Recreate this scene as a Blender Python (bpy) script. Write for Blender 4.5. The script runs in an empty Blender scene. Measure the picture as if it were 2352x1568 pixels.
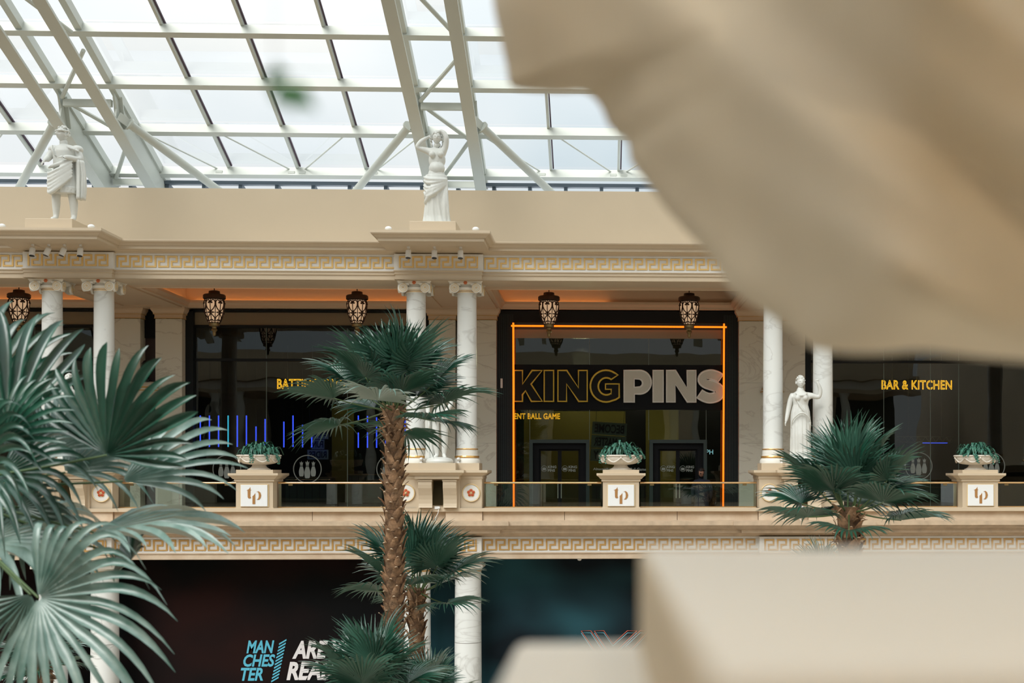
import bpy, bmesh, math, random
from mathutils import Vector, Matrix, Quaternion, noise
random.seed(7)
S = bpy.context.scene
COL = S.collection
PI = math.pi
EZ = 7.63          # eye height above the ground floor; all heights below are written relative to the eye, raised at the end

# ---------------------------------------------------------------- camera
YAW, FPX, U0, V0, CY = math.atan(0.036), 3000.0, 1488.0, 1085.0, -33.0
cam_d = bpy.data.cameras.new('camera'); cam = bpy.data.objects.new('camera', cam_d); COL.objects.link(cam)
cam_d.sensor_fit = 'HORIZONTAL'; cam_d.sensor_width = 36.0
cam_d.lens = FPX / 2352 * 36.0
cam_d.shift_x = (1176 - U0) / 2352; cam_d.shift_y = (V0 - 784) / 2352
cam_d.clip_start = 0.05; cam_d.clip_end = 400
cam.location = (0, CY, 0); cam.rotation_euler = (PI / 2, 0, -YAW)
cam_d.dof.use_dof = True; cam_d.dof.focus_distance = 33.0; cam_d.dof.aperture_fstop = 1.95
S.camera = cam
S.view_settings.view_transform = 'Standard'; S.view_settings.look = 'None'
S.view_settings.gamma = 1.0; S.view_settings.exposure = 0.33
S.view_settings.use_curve_mapping = False

# ---------------------------------------------------------------- overcast sky (CIE overcast gradient, thin clouds)
w = bpy.data.worlds.new('sky'); S.world = w; w.use_nodes = True
nt = w.node_tree; nt.nodes.clear()
def wn(t): return nt.nodes.new(t)
tc = wn('ShaderNodeTexCoord'); sx = wn('ShaderNodeSeparateXYZ'); nt.links.new(tc.outputs['Generated'], sx.inputs[0])
mx = wn('ShaderNodeMath'); mx.operation = 'MAXIMUM'; nt.links.new(sx.outputs[2], mx.inputs[0]); mx.inputs[1].default_value = 0
ma = wn('ShaderNodeMath'); ma.operation = 'MULTIPLY_ADD'; nt.links.new(mx.outputs[0], ma.inputs[0]); ma.inputs[1].default_value = 2.0; ma.inputs[2].default_value = 1.0
cn = wn('ShaderNodeTexNoise'); cn.inputs['Scale'].default_value = 2.2; cn.inputs['Detail'].default_value = 4; nt.links.new(tc.outputs['Generated'], cn.inputs['Vector'])
cr = wn('ShaderNodeValToRGB'); cr.color_ramp.elements[0].position = .35; cr.color_ramp.elements[1].position = .62
cr.color_ramp.elements[0].color = (0.70, 0.79, 0.84, 1); cr.color_ramp.elements[1].color = (1.0, 1.0, 0.99, 1)
nt.links.new(cn.outputs['Fac'], cr.inputs[0])
bg = wn('ShaderNodeBackground'); wo = wn('ShaderNodeOutputWorld')
mm = wn('ShaderNodeMath'); mm.operation = 'MULTIPLY'; nt.links.new(ma.outputs[0], mm.inputs[0]); mm.inputs[1].default_value = 0.53
nt.links.new(cr.outputs[0], bg.inputs['Color']); nt.links.new(mm.outputs[0], bg.inputs['Strength'])
nt.links.new(bg.outputs[0], wo.inputs[0])

# the sun behind the overcast: very soft, from high on the left behind the photographer
sl_ = bpy.data.lights.new('sun', 'SUN'); sl_.energy = 3.3; sl_.angle = math.radians(38); sl_.color = (1.0, .97, .93)
so_ = bpy.data.objects.new('sun', sl_); COL.objects.link(so_); so_.rotation_euler = Vector((.42, .66, -.80)).to_track_quat('-Z', 'Y').to_euler()

# ---------------------------------------------------------------- measuring helper: a sight line meets the plane at depth Y
_cF = Vector((math.sin(YAW), math.cos(YAW), 0)); _cR = Vector((math.cos(YAW), -math.sin(YAW), 0))
def P(u, v, Y):
    d = _cF + _cR * ((u - U0) / FPX); d.z = (V0 - v) / FPX
    t = (Y - CY) / d.y
    return Vector((d.x * t, Y, d.z * t))

# ---------------------------------------------------------------- materials
def mat(name, col, rough=.6, metal=0., emis=None, es=0., bump=0., bscale=20., var=0., vscale=3., spec=.5, back=None, stain=None):
    m = bpy.data.materials.new(name); m.use_nodes = True; t = m.node_tree; b = t.nodes['Principled BSDF']
    b.inputs['Base Color'].default_value = (*col, 1); b.inputs['Roughness'].default_value = rough; b.inputs['Metallic'].default_value = metal
    b.inputs['Specular IOR Level'].default_value = spec
    if emis: b.inputs['Emission Color'].default_value = (*emis, 1); b.inputs['Emission Strength'].default_value = es
    L = t.links.new; N = t.nodes.new
    src = None
    if var or bump:
        g = N('ShaderNodeNewGeometry')
    if var:
        n = N('ShaderNodeTexNoise'); n.inputs['Scale'].default_value = vscale; n.inputs['Detail'].default_value = 5; L(g.outputs['Position'], n.inputs['Vector'])
        r = N('ShaderNodeValToRGB'); r.color_ramp.elements[0].position = .3; r.color_ramp.elements[1].position = .7
        c2 = stain or tuple(c * (1 - var) for c in col)
        r.color_ramp.elements[0].color = (*c2, 1); r.color_ramp.elements[1].color = (*tuple(min(1, c * (1 + var * .4)) for c in col), 1)
        L(n.outputs['Fac'], r.inputs[0]); src = r.outputs[0]
    if back:
        g2 = N('ShaderNodeNewGeometry'); mxn = N('ShaderNodeMix'); mxn.data_type = 'RGBA'
        L(g2.outputs['Backfacing'], mxn.inputs[0])
        if src: L(src, mxn.inputs[6])
        else: mxn.inputs[6].default_value = (*col, 1)
        mxn.inputs[7].default_value = (*back, 1); src = mxn.outputs[2]
    if src: L(src, b.inputs['Base Color'])
    if bump:
        n2 = N('ShaderNodeTexNoise'); n2.inputs['Scale'].default_value = bscale; n2.inputs['Detail'].default_value = 6; L(g.outputs['Position'], n2.inputs['Vector'])
        bp = N('ShaderNodeBump'); bp.inputs['Strength'].default_value = bump; bp.inputs['Distance'].default_value = .02; L(n2.outputs['Fac'], bp.inputs['Height']); L(bp.outputs[0], b.inputs['Normal'])
    return m

def marble(name, base, vein, rough=.3, scale=1.6, amt=.5):
    m = bpy.data.materials.new(name); m.use_nodes = True; t = m.node_tree; b = t.nodes['Principled BSDF']; L = t.links.new; N = t.nodes.new
    b.inputs['Roughness'].default_value = rough
    g = N('ShaderNodeNewGeometry'); mp = N('ShaderNodeMapping'); mp.inputs['Rotation'].default_value = (.3, .5, .2); mp.inputs['Scale'].default_value = (1, 1, 1.9)
    L(g.outputs['Position'], mp.inputs[0])
    n = N('ShaderNodeTexNoise'); n.inputs['Scale'].default_value = scale; n.inputs['Detail'].default_value = 7; n.inputs['Distortion'].default_value = 1.2; L(mp.outputs[0], n.inputs['Vector'])
    a = N('ShaderNodeMath'); a.operation = 'SUBTRACT'; a.inputs[1].default_value = .5; L(n.outputs['Fac'], a.inputs[0])
    ab = N('ShaderNodeMath'); ab.operation = 'ABSOLUTE'; L(a.outputs[0], ab.inputs[0])
    r = N('ShaderNodeValToRGB'); r.color_ramp.elements[0].position = 0; r.color_ramp.elements[1].position = .022
    r.color_ramp.elements[0].color = (1, 1, 1, 1); r.color_ramp.elements[1].color = (0, 0, 0, 1); L(ab.outputs[0], r.inputs[0])
    n3 = N('ShaderNodeTexNoise'); n3.inputs['Scale'].default_value = .9; L(g.outputs['Position'], n3.inputs['Vector'])
    mu = N('ShaderNodeMath'); mu.operation = 'MULTIPLY'; L(r.outputs[0], mu.inputs[0]); L(n3.outputs['Fac'], mu.inputs[1])
    mu2 = N('ShaderNodeMath'); mu2.operation = 'MULTIPLY'; L(mu.outputs[0], mu2.inputs[0]); mu2.inputs[1].default_value = amt * 1.6
    mxn = N('ShaderNodeMix'); mxn.data_type = 'RGBA'; L(mu2.outputs[0], mxn.inputs[0]); mxn.inputs[6].default_value = (*base, 1); mxn.inputs[7].default_value = (*vein, 1)
    L(mxn.outputs[2], b.inputs['Base Color'])
    return m

def glass(name, tint=(1, 1, 1), refl=1.0, rough=0.0, ior=1.5, gcol=(1, 1, 1), wave=0.):
    m = bpy.data.materials.new(name); m.use_nodes = True; t = m.node_tree; t.nodes.clear(); N = t.nodes.new; L = t.links.new
    o = N('ShaderNodeOutputMaterial'); mx_ = N('ShaderNodeMixShader'); tr = N('ShaderNodeBsdfTransparent'); gl = N('ShaderNodeBsdfGlossy')
    tr.inputs[0].default_value = (*tint, 1); gl.inputs['Color'].default_value = (*gcol, 1); gl.inputs['Roughness'].default_value = rough
    fr = N('ShaderNodeFresnel'); fr.inputs[0].default_value = ior
    mu = N('ShaderNodeMath'); mu.operation = 'MULTIPLY'; mu.inputs[1].default_value = refl; mu.use_clamp = True
    L(fr.outputs[0], mu.inputs[0]); L(mu.outputs[0], mx_.inputs[0]); L(tr.outputs[0], mx_.inputs[1]); L(gl.outputs[0], mx_.inputs[2]); L(mx_.outputs[0], o.inputs[0])
    if wave:
        g = N('ShaderNodeNewGeometry'); n = N('ShaderNodeTexNoise'); n.inputs['Scale'].default_value = .8; n.inputs['Detail'].default_value = 1
        L(g.outputs['Position'], n.inputs['Vector']); bp = N('ShaderNodeBump'); bp.inputs['Strength'].default_value = wave; bp.inputs['Distance'].default_value = .05
        L(n.outputs['Fac'], bp.inputs['Height']); L(bp.outputs[0], gl.inputs['Normal']); L(bp.outputs[0], fr.inputs['Normal'])
    return m

M = {}
M['tan'] = mat('sand painted plaster', (.60, .49, .35), .55, var=.05, vscale=.7)
M['wall'] = mat('sand painted wall', (.56, .465, .335), .6, var=.05, vscale=.4)
M['tan2'] = mat('weathered sandstone', (.63, .52, .39), .65, var=.20, vscale=2.6, bump=.15, bscale=30, stain=(.56, .42, .29))
M['tan3'] = mat('streaked sandstone moulding', (.55, .42, .29), .65, var=.18, vscale=5)
M['white'] = mat('white painted frieze', (.80, .79, .75), .5, var=.03, vscale=2)
M['gold'] = mat('gold paint', (.80, .53, .19), .35, metal=.15)
M['gold2'] = mat('aged gold paint', (.62, .37, .12), .4, metal=.1)
M['gilt'] = mat('gilded metal', (.85, .52, .18), .25, metal=.75)
M['marble'] = marble('white column marble', (.77, .79, .765), (.40, .39, .36), .28, .55, .45)
M['marble2'] = marble('cream wall marble', (.72, .70, .60), (.42, .37, .30), .3, .6, .5)
M['statue'] = mat('white statue marble', (.68, .69, .65), .45, var=.04, vscale=6, bump=.05, bscale=50)
M['cap'] = mat('white plaster capital', (.80, .78, .71), .5)
M['red'] = mat('rust red paint', (.50, .08, .025), .5)
M['orange'] = mat('orange paint', (.72, .22, .06), .5)
M['steel'] = mat('white painted steel', (.50, .52, .47), .45)
M['greysteel'] = mat('blue grey steel', (.10, .13, .16), .5)
M['pinkseal'] = mat('dark glazing gasket', (.06, .03, .05), .6)
M['roofglass'] = glass('clear roof glass', (.95, .98, .99), .15)
M['shopglass'] = glass('dark shop glass', (.50, .56, .52), .95, wave=.08)
M['railglass'] = glass('green edged rail glass', (.80, .88, .84), 2.2)
M['black'] = mat('black cladding', (.006, .009, .011), .5, spec=.25)
M['blackm'] = mat('matt black panel', (.005, .006, .008), .6, spec=.2)
M['frame'] = mat('dark grey green metal', (.025, .045, .045), .4)
M['bronze'] = mat('dark bronze', (.055, .028, .016), .4, metal=.5)
M['brass'] = mat('polished brass', (.86, .58, .30), .22, metal=1.)
M['agedbrass'] = mat('aged brass', (.28, .21, .10), .35, metal=.8)
M['lampglass'] = mat('lit opal glass', (.60, .45, .30), .4, emis=(1.0, .66, .40), es=.30)
M['neonorange'] = mat('orange neon', (.9, .2, .02), .5, emis=(1.0, .155, .006), es=1.7)
M['neonyellow'] = mat('yellow neon', (.9, .5, .05), .5, emis=(1.0, .44, .02), es=4.2)
M['neonblue'] = mat('blue led', (.05, .1, .9), .5, emis=(.05, .09, 1.0), es=3.0)
M['neoncyan'] = mat('cyan led', (.1, .6, .9), .5, emis=(.06, .55, .85), es=2.0)
M['neonwhite'] = mat('pale blue led', (.5, .8, .9), .5, emis=(.45, .8, 1.0), es=1.5)
M['cove'] = mat('warm cove light', (1, .7, .4), .5, emis=(1.0, .46, .17), es=3.2)
M['coffer'] = mat('cream ceiling paint', (.66, .50, .34), .6)
M['yellowline'] = mat('yellow sign outline', (.80, .58, .07), .4)
M['letterdark'] = mat('dark sign face', (.012, .012, .011), .6, spec=.2)
M['letterpale'] = mat('pale grey sign face', (.66, .65, .57), .5)
M['letterline'] = mat('white sign outline', (.92, .95, .92), .4)
M['decal'] = mat('frosted decal', (.30, .34, .32), .7)
M['plaque'] = mat('white plaque', (.82, .84, .84), .4)
M['logo'] = mat('copper lettering', (.44, .22, .075), .4, metal=.2)
M['whiteplastic'] = mat('white plastic', (.8, .8, .78), .4)
M['urn'] = mat('cast stone urn', (.76, .70, .61), .6, var=.1, vscale=8, bump=.2, bscale=25)
M['leaf'] = mat('palm leaf', (.014, .080, .048), .32, var=.5, vscale=2.5, back=(.045, .135, .09), spec=.8)
M['leafsheen'] = mat('pale palm leaf', (.20, .275, .24), .34, var=.5, vscale=5.0, back=(.33, .42, .37), spec=.8, stain=(.05, .13, .10))  # whitish sheen on the leaves put into a paler base colour
M['sprig'] = mat('bright green leaflet', (.06, .26, .12), .5)
M['stalk'] = mat('leaf stalk', (.07, .12, .04), .5)
M['trunk'] = mat('palm trunk fibre', (.15, .080, .038), .9, var=.5, vscale=14, bump=.8, bscale=60)
M['boot'] = mat('palm leaf base', (.33, .195, .105), .8, var=.65, vscale=9, bump=.5, bscale=50, back=(.30, .15, .07))
M['bootcut'] = mat('cut leaf base end', (.62, .48, .33), .8)
M['fern'] = mat('trailing leaves', (.055, .20, .14), .45, var=.65, vscale=14, back=(.10, .22, .15))
M['soil'] = mat('soil', (.03, .02, .015), .9)
M['cloth'] = mat('sand coloured stone drapery', (.70, .61, .46), .7, var=.08, vscale=4)
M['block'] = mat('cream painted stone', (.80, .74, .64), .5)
M['blockshade'] = mat('shaded stone side', (.66, .54, .38), .6)  # side of the cream block, its shade put into a tan colour
M['floor'] = mat('polished stone floor', (.45, .38, .30), .25, var=.15, vscale=1)
M['oppdark'] = mat('dark opposite shopfront', (.02, .02, .022), .4)
M['interior'] = mat('dark shop interior', (.025, .025, .024), .8)
M['interiory'] = mat('mustard shop wall', (.26, .20, .035), .7)
M['wood'] = mat('pale wood', (.40, .26, .13), .5)
M['bustmat'] = mat('black bronze', (.012, .012, .012), .35, metal=.6)
M['maroon'] = mat('dark maroon panel', (.035, .014, .012), .5)
M['poster'] = mat('grey poster', (.55, .62, .60), .7)
M['posterink'] = mat('dark poster ink', (.05, .035, .05), .7)
M['trussm'] = mat('pale truss metal', (.45, .47, .44), .5)
M['posterinkb'] = mat('navy poster ink', (.02, .04, .10), .7)
M['cyanl'] = mat('light cyan print', (.20, .50, .62), .5)
M['cyan'] = mat('cyan print', (.09, .44, .60), .5)
M['printwhite'] = mat('white print', (.72, .70, .70), .5)
M['printred'] = mat('coral print', (.62, .14, .09), .5)
M['coat'] = mat('navy coat', (.012, .018, .035), .8)
M['skin'] = mat('skin', (.35, .18, .12), .6)
M['hair'] = mat('dark hair', (.012, .008, .007), .6)
M['shade'] = mat('black lamp opening', (.008, .008, .012), .3)

def hoarding(name, c1, c2, scale, off):
    m = bpy.data.materials.new(name); m.use_nodes = True; t = m.node_tree; b = t.nodes['Principled BSDF']; N = t.nodes.new; L = t.links.new
    b.inputs['Roughness'].default_value = .75; b.inputs['Specular IOR Level'].default_value = .12
    g = N('ShaderNodeNewGeometry'); mp = N('ShaderNodeMapping'); mp.inputs['Location'].default_value = off; mp.inputs['Scale'].default_value = scale; L(g.outputs['Position'], mp.inputs[0])
    n = N('ShaderNodeTexNoise'); n.inputs['Scale'].default_value = 1; n.inputs['Detail'].default_value = 1.5; L(mp.outputs[0], n.inputs['Vector'])
    r = N('ShaderNodeValToRGB'); r.color_ramp.elements[0].position = .42; r.color_ramp.elements[1].position = .68
    r.color_ramp.elements[0].color = (*c1, 1); r.color_ramp.elements[1].color = (*c2, 1); L(n.outputs['Fac'], r.inputs[0]); L(r.outputs[0], b.inputs['Base Color'])
    return m
M['hoardL'] = hoarding('dark printed hoarding', (.003, .0035, .004), (.016, .005, .004), (.35, .1, .5), (0, 0, 1))
M['hoardR'] = hoarding('teal printed hoarding', (.007, .013, .018), (.026, .095, .12), (.33, .1, .45), (3, 0, 4.4))

# ---------------------------------------------------------------- mesh helpers
class MB:
    def __init__(s): s.v = []; s.f = []; s.mi = []; s.m = 0
    def add(s, vs, fs):
        o = len(s.v); s.v += [tuple(p) for p in vs]; s.f += [tuple(i + o for i in f) for f in fs]; s.mi += [s.m] * len(fs); return s
    def box(s, x0, x1, y0, y1, z0, z1):
        vs = [(x, y, z) for z in (z0, z1) for y in (y0, y1) for x in (x0, x1)]
        return s.add(vs, [(0, 2, 3, 1), (4, 5, 7, 6), (0, 1, 5, 4), (2, 6, 7, 3), (0, 4, 6, 2), (1, 3, 7, 5)])
    def bbox(s, x0, x1, y0, y1, z0, z1, b):
        bm = bmesh.new(); bmesh.ops.create_cube(bm, size=1)
        for q in bm.verts: q.co = Vector(((x0 + x1) / 2 + q.co.x * (x1 - x0), (y0 + y1) / 2 + q.co.y * (y1 - y0), (z0 + z1) / 2 + q.co.z * (z1 - z0)))
        bmesh.ops.bevel(bm, geom=bm.edges[:], offset=b, segments=3, affect='EDGES', profile=.5)
        bm.verts.index_update(); s.add([q.co for q in bm.verts], [[q.index for q in f.verts] for f in bm.faces]); bm.free(); return s
    def bar(s, a, b, wx, wz, up=Vector((0, 0, 1))):
        a = Vector(a); b = Vector(b); d = (b - a).normalized(); r = d.cross(up)
        if r.length < 1e-4: r = Vector((1, 0, 0))
        r.normalize(); q = r.cross(d).normalized(); vs = []
        for p in (a, b):
            for i, j in ((-1, -1), (1, -1), (1, 1), (-1, 1)): vs.append(p + r * (i * wx / 2) + q * (j * wz / 2))
        return s.add(vs, [(0, 1, 2, 3), (7, 6, 5, 4), (0, 4, 5, 1), (1, 5, 6, 2), (2, 6, 7, 3), (3, 7, 4, 0)])
    def tube(s, pts, r, n=8, cap=True, closed=False):
        pts = [Vector(p) for p in pts]; k = len(pts); rs = r if isinstance(r, (list, tuple)) else [r] * k
        o = len(s.v); pn = None; vs = []
        for i, p in enumerate(pts):
            if closed: d = pts[(i + 1) % k] - pts[i - 1]
            else: d = pts[min(i + 1, k - 1)] - pts[max(i - 1, 0)]
            d.normalize()
            if pn is None:
                pn = d.cross(Vector((0, 0, 1)));
                if pn.length < .05: pn = d.cross(Vector((0, 1, 0)))
            pn = (pn - d * pn.dot(d)); pn.normalize(); b = d.cross(pn)
            for j in range(n):
                a = 2 * PI * j / n; vs.append(p + (pn * math.cos(a) + b * math.sin(a)) * rs[i])
        fs = []
        for i in range(k if closed else k - 1):
            for j in range(n):
                a = i * n + j; b_ = i * n + (j + 1) % n; i2 = (i + 1) % k
                fs.append((a, b_, i2 * n + (j + 1) % n, i2 * n + j))
        if cap and not closed: fs.append(tuple(range(n - 1, -1, -1))); fs.append(tuple((k - 1) * n + j for j in range(n)))
        return s.add(vs, fs)
    def lathe(s, prof, cx=0, cy=0, cz=0, n=32, a0=0, a1=2 * PI, sx=1, sy=1):
        full = abs(a1 - a0 - 2 * PI) < 1e-6; m = n if full else n + 1; vs = []
        for r, z in prof:
            for j in range(m):
                a = a0 + (a1 - a0) * j / n; vs.append((cx + r * math.cos(a) * sx, cy + r * math.sin(a) * sy, cz + z))
        fs = []
        for i in range(len(prof) - 1):
            for j in range(n):
                j2 = (j + 1) % m if full else j + 1
                fs.append((i * m + j, i * m + j2, (i + 1) * m + j2, (i + 1) * m + j))
        return s.add(vs, fs)
    def sweep(s, path, prof, closed=False):
        # mouldings: path = plan points, prof = (outward offset, z); outward is to the right of travel... (dx,dy)->(dy,-dx)
        pts = [Vector((p[0], p[1])) for p in path]; k = len(pts); m = len(prof); vs = []
        for i, p in enumerate(pts):
            def nrm(a, b): d = (b - a).normalized(); return Vector((d.y, -d.x))
            if closed: n1 = nrm(pts[i - 1], p); n2 = nrm(p, pts[(i + 1) % k])
            else:
                n1 = nrm(pts[i - 1], p) if i else nrm(p, pts[1]); n2 = nrm(p, pts[i + 1]) if i < k - 1 else n1
            h = n1 + n2; h = h / max(.2, (1 + n1.dot(n2)))
            for o_, z in prof: vs.append((p.x + h.x * o_, p.y + h.y * o_, z))
        fs = []
        for i in range(k if closed else k - 1):
            for j in range(m - 1):
                i2 = (i + 1) % k; fs.append((i * m + j, i * m + j + 1, i2 * m + j + 1, i2 * m + j))
        if not closed: fs.append(tuple(range(m))); fs.append(tuple((k - 1) * m + j for j in range(m - 1, -1, -1)))
        return s.add(vs, fs)
    def plate(s, pts, y0, y1):
        # polygon in x,z extruded along y
        n = len(pts); vs = [(x, y0, z) for x, z in pts] + [(x, y1, z) for x, z in pts]
        return s.add(vs, [tuple(range(n)), tuple(range(2 * n - 1, n - 1, -1))] + [(i, i + n, (i + 1) % n + n, (i + 1) % n) for i in range(n)])
    def ball(s, c, rx, ry=None, rz=None, n=12, m=8):
        ry = ry or rx; rz = rz or rx
        prof = [(math.sin(PI * i / m), -math.cos(PI * i / m)) for i in range(m + 1)]
        vs = []
        for r, z in prof:
            for j in range(n): a = 2 * PI * j / n; vs.append((c[0] + rx * r * math.cos(a), c[1] + ry * r * math.sin(a), c[2] + rz * z))
        return s.add(vs, [(i * n + j, i * n + (j + 1) % n, (i + 1) * n + (j + 1) % n, (i + 1) * n + j) for i in range(m) for j in range(n)])
    def mesh(s, name, mats, smooth=False):
        me = bpy.data.meshes.new(name); me.from_pydata(s.v, [], s.f)
        bm = bmesh.new(); bm.from_mesh(me); bmesh.ops.recalc_face_normals(bm, faces=bm.faces); bm.to_mesh(me); bm.free()
        for m_ in (mats if isinstance(mats, (list, tuple)) else [mats]): me.materials.append(M[m_])
        if len(me.polygons) == len(s.mi): me.polygons.foreach_set('material_index', s.mi)
        if smooth:
            me.polygons.foreach_set('use_smooth', [True] * len(me.polygons))
            if smooth == 'auto':
                bm = bmesh.new(); bm.from_mesh(me)
                for e in bm.edges:
                    if len(e.link_faces) == 2 and e.calc_face_angle(0) > .6: e.smooth = False
                bm.to_mesh(me); bm.free()
        me.update(); return me
    def obj(s, name, mats, parent=None, smooth=False, loc=None):
        return link(name, s.mesh(name, mats, smooth), parent, loc)

def link(name, data, parent=None, loc=None, rot=None, scale=None):
    o = bpy.data.objects.new(name, data); COL.objects.link(o)
    if parent: o.parent = parent
    if loc is not None: o.location = loc
    if rot is not None: o.rotation_euler = rot
    if scale is not None: o.scale = scale
    return o
def tag(o, label=None, cat=None, group=None, kind=None):
    if label: o['label'] = label
    if cat: o['category'] = cat
    if group: o['group'] = group
    if kind: o['kind'] = kind
    return o
def thing(name, label, cat, loc=(0, 0, 0), rz=0, group=None, kind=None):
    o = link(name, None, None, loc, (0, 0, rz)); return tag(o, label, cat, group, kind)
def struct(name, label=None):
    o = link(name, None); o['kind'] = 'structure'
    if label: o['label'] = label
    return o
def copy_tree(o, parent=None):
    c = o.copy(); COL.objects.link(c); c.parent = parent
    for ch in list(o.children): copy_tree(ch, c)
    return c
def eval_mesh(o, name, mats, smooth=True):
    dg = bpy.context.evaluated_depsgraph_get(); dg.update()
    me = bpy.data.meshes.new_from_object(o.evaluated_get(dg)); me.name = name
    me.materials.clear()
    for m_ in (mats if isinstance(mats, (list, tuple)) else [mats]): me.materials.append(M[m_])
    d = o.data; bpy.data.objects.remove(o)
    if smooth: me.polygons.foreach_set('use_smooth', [True] * len(me.polygons))
    return me

def fit_mesh(me, x0, x1, z0, z1, y, mirror=False):
    # me lies in its local XY plane (curve); put it upright in the given rectangle
    xs = [q.co.x for q in me.vertices]; ys = [q.co.y for q in me.vertices]; zs = [q.co.z for q in me.vertices]
    ax, bx, ay, by = min(xs), max(xs), min(ys), max(ys)
    zc = max(zs)
    for q in me.vertices:
        fx = (q.co.x - ax) / (bx - ax)
        if mirror: fx = 1 - fx
        q.co = Vector((x0 + fx * (x1 - x0), y + (zc - q.co.z), z0 + (q.co.y - ay) / (by - ay) * (z1 - z0)))
    if mirror: me.flip_normals()
    me.update(); return me
def text_mesh(txt, rect, y, m, extrude=.01, offset=0., shear=0., outline=0., mirror=False, name='lettering', spacing=1.):
    c = bpy.data.curves.new(name, 'FONT'); c.body = txt; c.size = 1; c.shear = shear; c.space_character = spacing; c.resolution_u = 3
    if outline: c.fill_mode = 'NONE'; c.bevel_depth = outline; c.bevel_resolution = 0
    else: c.extrude = extrude; c.offset = offset
    o = bpy.data.objects.new(name, c); COL.objects.link(o)
    me = eval_mesh(o, name, m, False); bpy.data.curves.remove(c)
    return fit_mesh(me, *rect, y, mirror)
def poly_curve(loops, m, name, extrude=.02, bevel=0.):
    # loops of (x,z); returns mesh in x,z plane facing -Y
    c = bpy.data.curves.new(name, 'CURVE'); c.dimensions = '3D' if bevel else '2D'; c.fill_mode = 'FULL' if bevel else 'BOTH'
    if bevel: c.bevel_depth = bevel; c.bevel_resolution = 1
    else: c.extrude = extrude
    for lp in loops:
        sp = c.splines.new('POLY'); sp.points.add(len(lp) - 1)
        for q, (x, z) in zip(sp.points, lp): q.co = (x, z, 0, 1)
        sp.use_cyclic_u = True
    o = bpy.data.objects.new(name, c); COL.objects.link(o)
    me = eval_mesh(o, name, m, False); bpy.data.curves.remove(c)
    for q in me.vertices: q.co = Vector((q.co.x, -q.co.z, q.co.y))
    me.update(); return me
def arc(cx, cz, r, a0, a1, n=14, rz=None):
    rz = rz or r
    return [(cx + r * math.cos(math.radians(a0 + (a1 - a0) * i / n)), cz + rz * math.sin(math.radians(a0 + (a1 - a0) * i / n))) for i in range(n + 1)]
def smooth_pts(pts, n=6):
    out = []; k = len(pts)
    for i in range(k - 1):
        p0 = Vector(pts[max(i - 1, 0)]); p1 = Vector(pts[i]); p2 = Vector(pts[i + 1]); p3 = Vector(pts[min(i + 2, k - 1)])
        for j in range(n):
            t = j / n; out.append(.5 * ((2 * p1) + (p2 - p0) * t + (2 * p0 - 5 * p1 + 4 * p2 - p3) * t * t + (3 * p1 - p0 - 3 * p2 + p3) * t ** 3))
    out.append(Vector(pts[-1])); return out
# ================================================================ THE SETTING
PAIRS = [-22, -13, -4, 5, 14]          # centres of the column pairs
BAYS = [-17.5, -8.5, .5, 9.5]
XL, XR = -27.0, 19.0

# ---------------------------------------------------------------- ground floor, upper walkway
fl = MB().box(XL - 12, XR + 12, -44, 8, -7.9, -7.63).obj('floor', 'floor'); tag(fl, 'polished stone ground floor of the mall hall', kind='structure')
f2 = MB().box(XL, XR, .55, 13, -1.75, -1.63).obj('floor', 'floor'); tag(f2, 'upper walkway floor in front of the shops', kind='structure')
f3 = MB().box(XL, XR, -40.4, -31.5, -1.95, -1.63).obj('floor', 'floor'); tag(f3, 'walkway floor on the near side of the hall', kind='structure')

# ---------------------------------------------------------------- upper entablature (trim_1)
KH, KP, KB, KD = .285, .310, .040, .022
def key_mesh(name, m, h=KH):
    p = KP; b = KB; mb = MB()
    def bar(x0, x1, z0, z1): mb.box(x0, x1, -KD, 0, z0, z1)
    bar(0, b, 0, h); bar(b, p * .80, h - b, h); bar(p * .80 - b, p * .80, h * .44, h - b)
    bar(p * .28, p * .80 - b, h * .44, h * .44 + b); bar(p * .28, p * .28 + b, b, h * .44); bar(p * .28, p * 1.0, 0, b)
    me = mb.mesh(name, m)
    bm = bmesh.new(); bm.from_mesh(me); bmesh.ops.remove_doubles(bm, verts=bm.verts, dist=1e-4); bm.to_mesh(me); bm.free(); return me
key_up = key_mesh('key_ornament', 'gold'); key_lo = key_mesh('key_ornament', 'gold2')
def keys(parent, x0, x1, y, z, me, first_bar=False):
    n = int(round((x1 - x0) / KP)); s = (x1 - x0) / (n * KP)
    for i in range(n): link('key_ornament', me, parent, (x0 + i * KP * s, y, z), scale=(s, 1, 1))
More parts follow.
